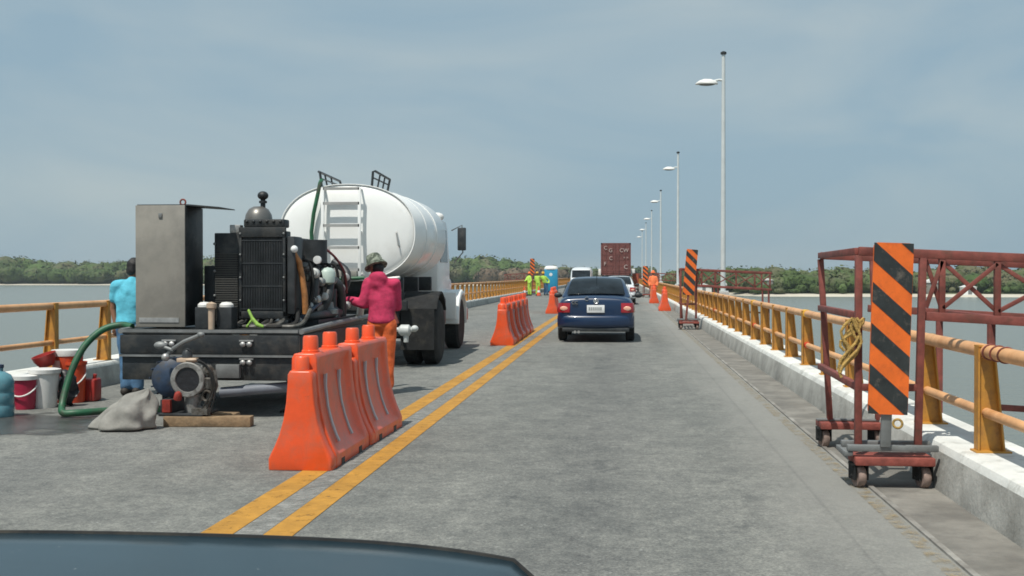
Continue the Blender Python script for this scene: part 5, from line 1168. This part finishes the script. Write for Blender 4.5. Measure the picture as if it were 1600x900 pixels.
shed('pale hut half hidden by trees on the right shore, above the ochre rail', (31.5, 255.5, WZ + .5), 2.2, 3, 2.9, 'cabinet')
wt = thing('water_tank', 'white round tank on the right shore, immediately right of the nearest lamp pole', 'tank', (23.4, 270, WZ + .4))
obj('drum', MB().lathe([(0, 0.8), (0.5, 0.9), (0.8, 1.3), (0.8, 2.0), (0.5, 2.4), (0, 2.5)], n=20), 'white', wt, angle=60); obj('stand', MB().span((-.5, -.5, -0.2), (.5, .5, 0.85)), 'concrete', wt)

# ------------------------------------------------------------------ the car the photograph is taken from: its bonnet
def own_car():
    t = thing('car', 'dark slate blue car bonnet across the bottom left corner, dusty and reflecting the sky', 'car', (-0.9, 0, 0))
    nx, ny = 41, 15; a = MB(); grid = []
    for i in range(nx):
        u = -1 + 2 * i / (nx - 1); X = 0.785 * u
        yf = 2.135 - 0.15 * abs(u) ** 4; row = []
        for j in range(ny):
            v = j / (ny - 1); y = 0.75 + (yf - 0.75) * v
            z = 0.99 - 0.012 * u * u - 0.05 * max(0, abs(u) - .9) / .1 + 0.06 * (1 - v) ** 1.5
            row.append((X, y, z))
        # rounded nose below the front edge
        for dy, dz in ((0.03, -0.012), (0.06, -0.045), (0.085, -0.12), (0.1, -0.25), (0.1, -0.42)): row.append((X * (1 if abs(u) < .9 else 1), yf + dy, row[ny - 1][2] + dz))
        grid.append(row)
    n = len(grid[0]); a.v = [p for r in grid for p in r]
    for i in range(nx - 1):
        for j in range(n - 1): a.f.append((i * n + j, (i + 1) * n + j, (i + 1) * n + j + 1, i * n + j + 1)); a.m.append(0)
    obj('bonnet', a, 'bonnet', t, angle=80)
    tr_ = MB().tube([(0.785 * u, 2.135 - 0.15 * abs(u) ** 4 + 0.006, 0.99 - 0.012 * u * u - 0.05 * max(0, abs(u) - .9) / .1 - 0.001) for u in [-1 + k / 20 for k in range(41)]], 0.006, 6); obj('edge_seal', tr_, 'rubber', t)
    for s in (1, -1):
        f = MB(); rs = []
        for y in (0.6, 1.2, 1.7, 1.9, 2.0):
            k = 0 if y < 1.8 else (y - 1.8) * .35
            rs.append([(s * (0.787 - k), y, 0.94), (s * (0.80 - k), y, 0.92), (s * (0.82 - k), y, 0.75), (s * (0.82 - k), y, 0.35), (s * (0.7 - k), y, 0.35), (s * (0.7 - k), y, 0.94)])
        f.rings(rs); obj('wing', f, 'bonnet', t, angle=60)
    obj('nose', MB().span((-0.7, 1.9, 0.3), (0.7, 2.12, 0.62)), 'dark', t, bevel=0.05)
    for s in (1, -1): wheel(t, (s * 0.72, 1.3, 0.33), 0.33, 0.2)
    obj('underbody', MB().span((-0.68, 0.6, 0.25), (0.68, 1.85, 0.9)), 'dark', t)
own_car()

# ------------------------------------------------------------------ thin sea haze
hz = obj('haze', MB().span((-900, -60, WZ - 1.2), (900, 1000, 16)), 'white', smooth=False); tag(hz, kind='stuff')
hm = bpy.data.materials.new('sea_haze'); hm.use_nodes = True; hn = hm.node_tree
for n_ in list(hn.nodes):
    if n_.type != 'OUTPUT_MATERIAL': hn.nodes.remove(n_)
pv = hn.nodes.new('ShaderNodeVolumePrincipled'); pv.inputs['Color'].default_value = (0.80, 0.90, 0.95, 1); pv.inputs['Density'].default_value = 0.00026; pv.inputs['Anisotropy'].default_value = 0.2
hn.links.new(pv.outputs['Volume'], hn.nodes['Material Output'].inputs['Volume'])
hz.data.materials.clear(); hz.data.materials.append(hm)
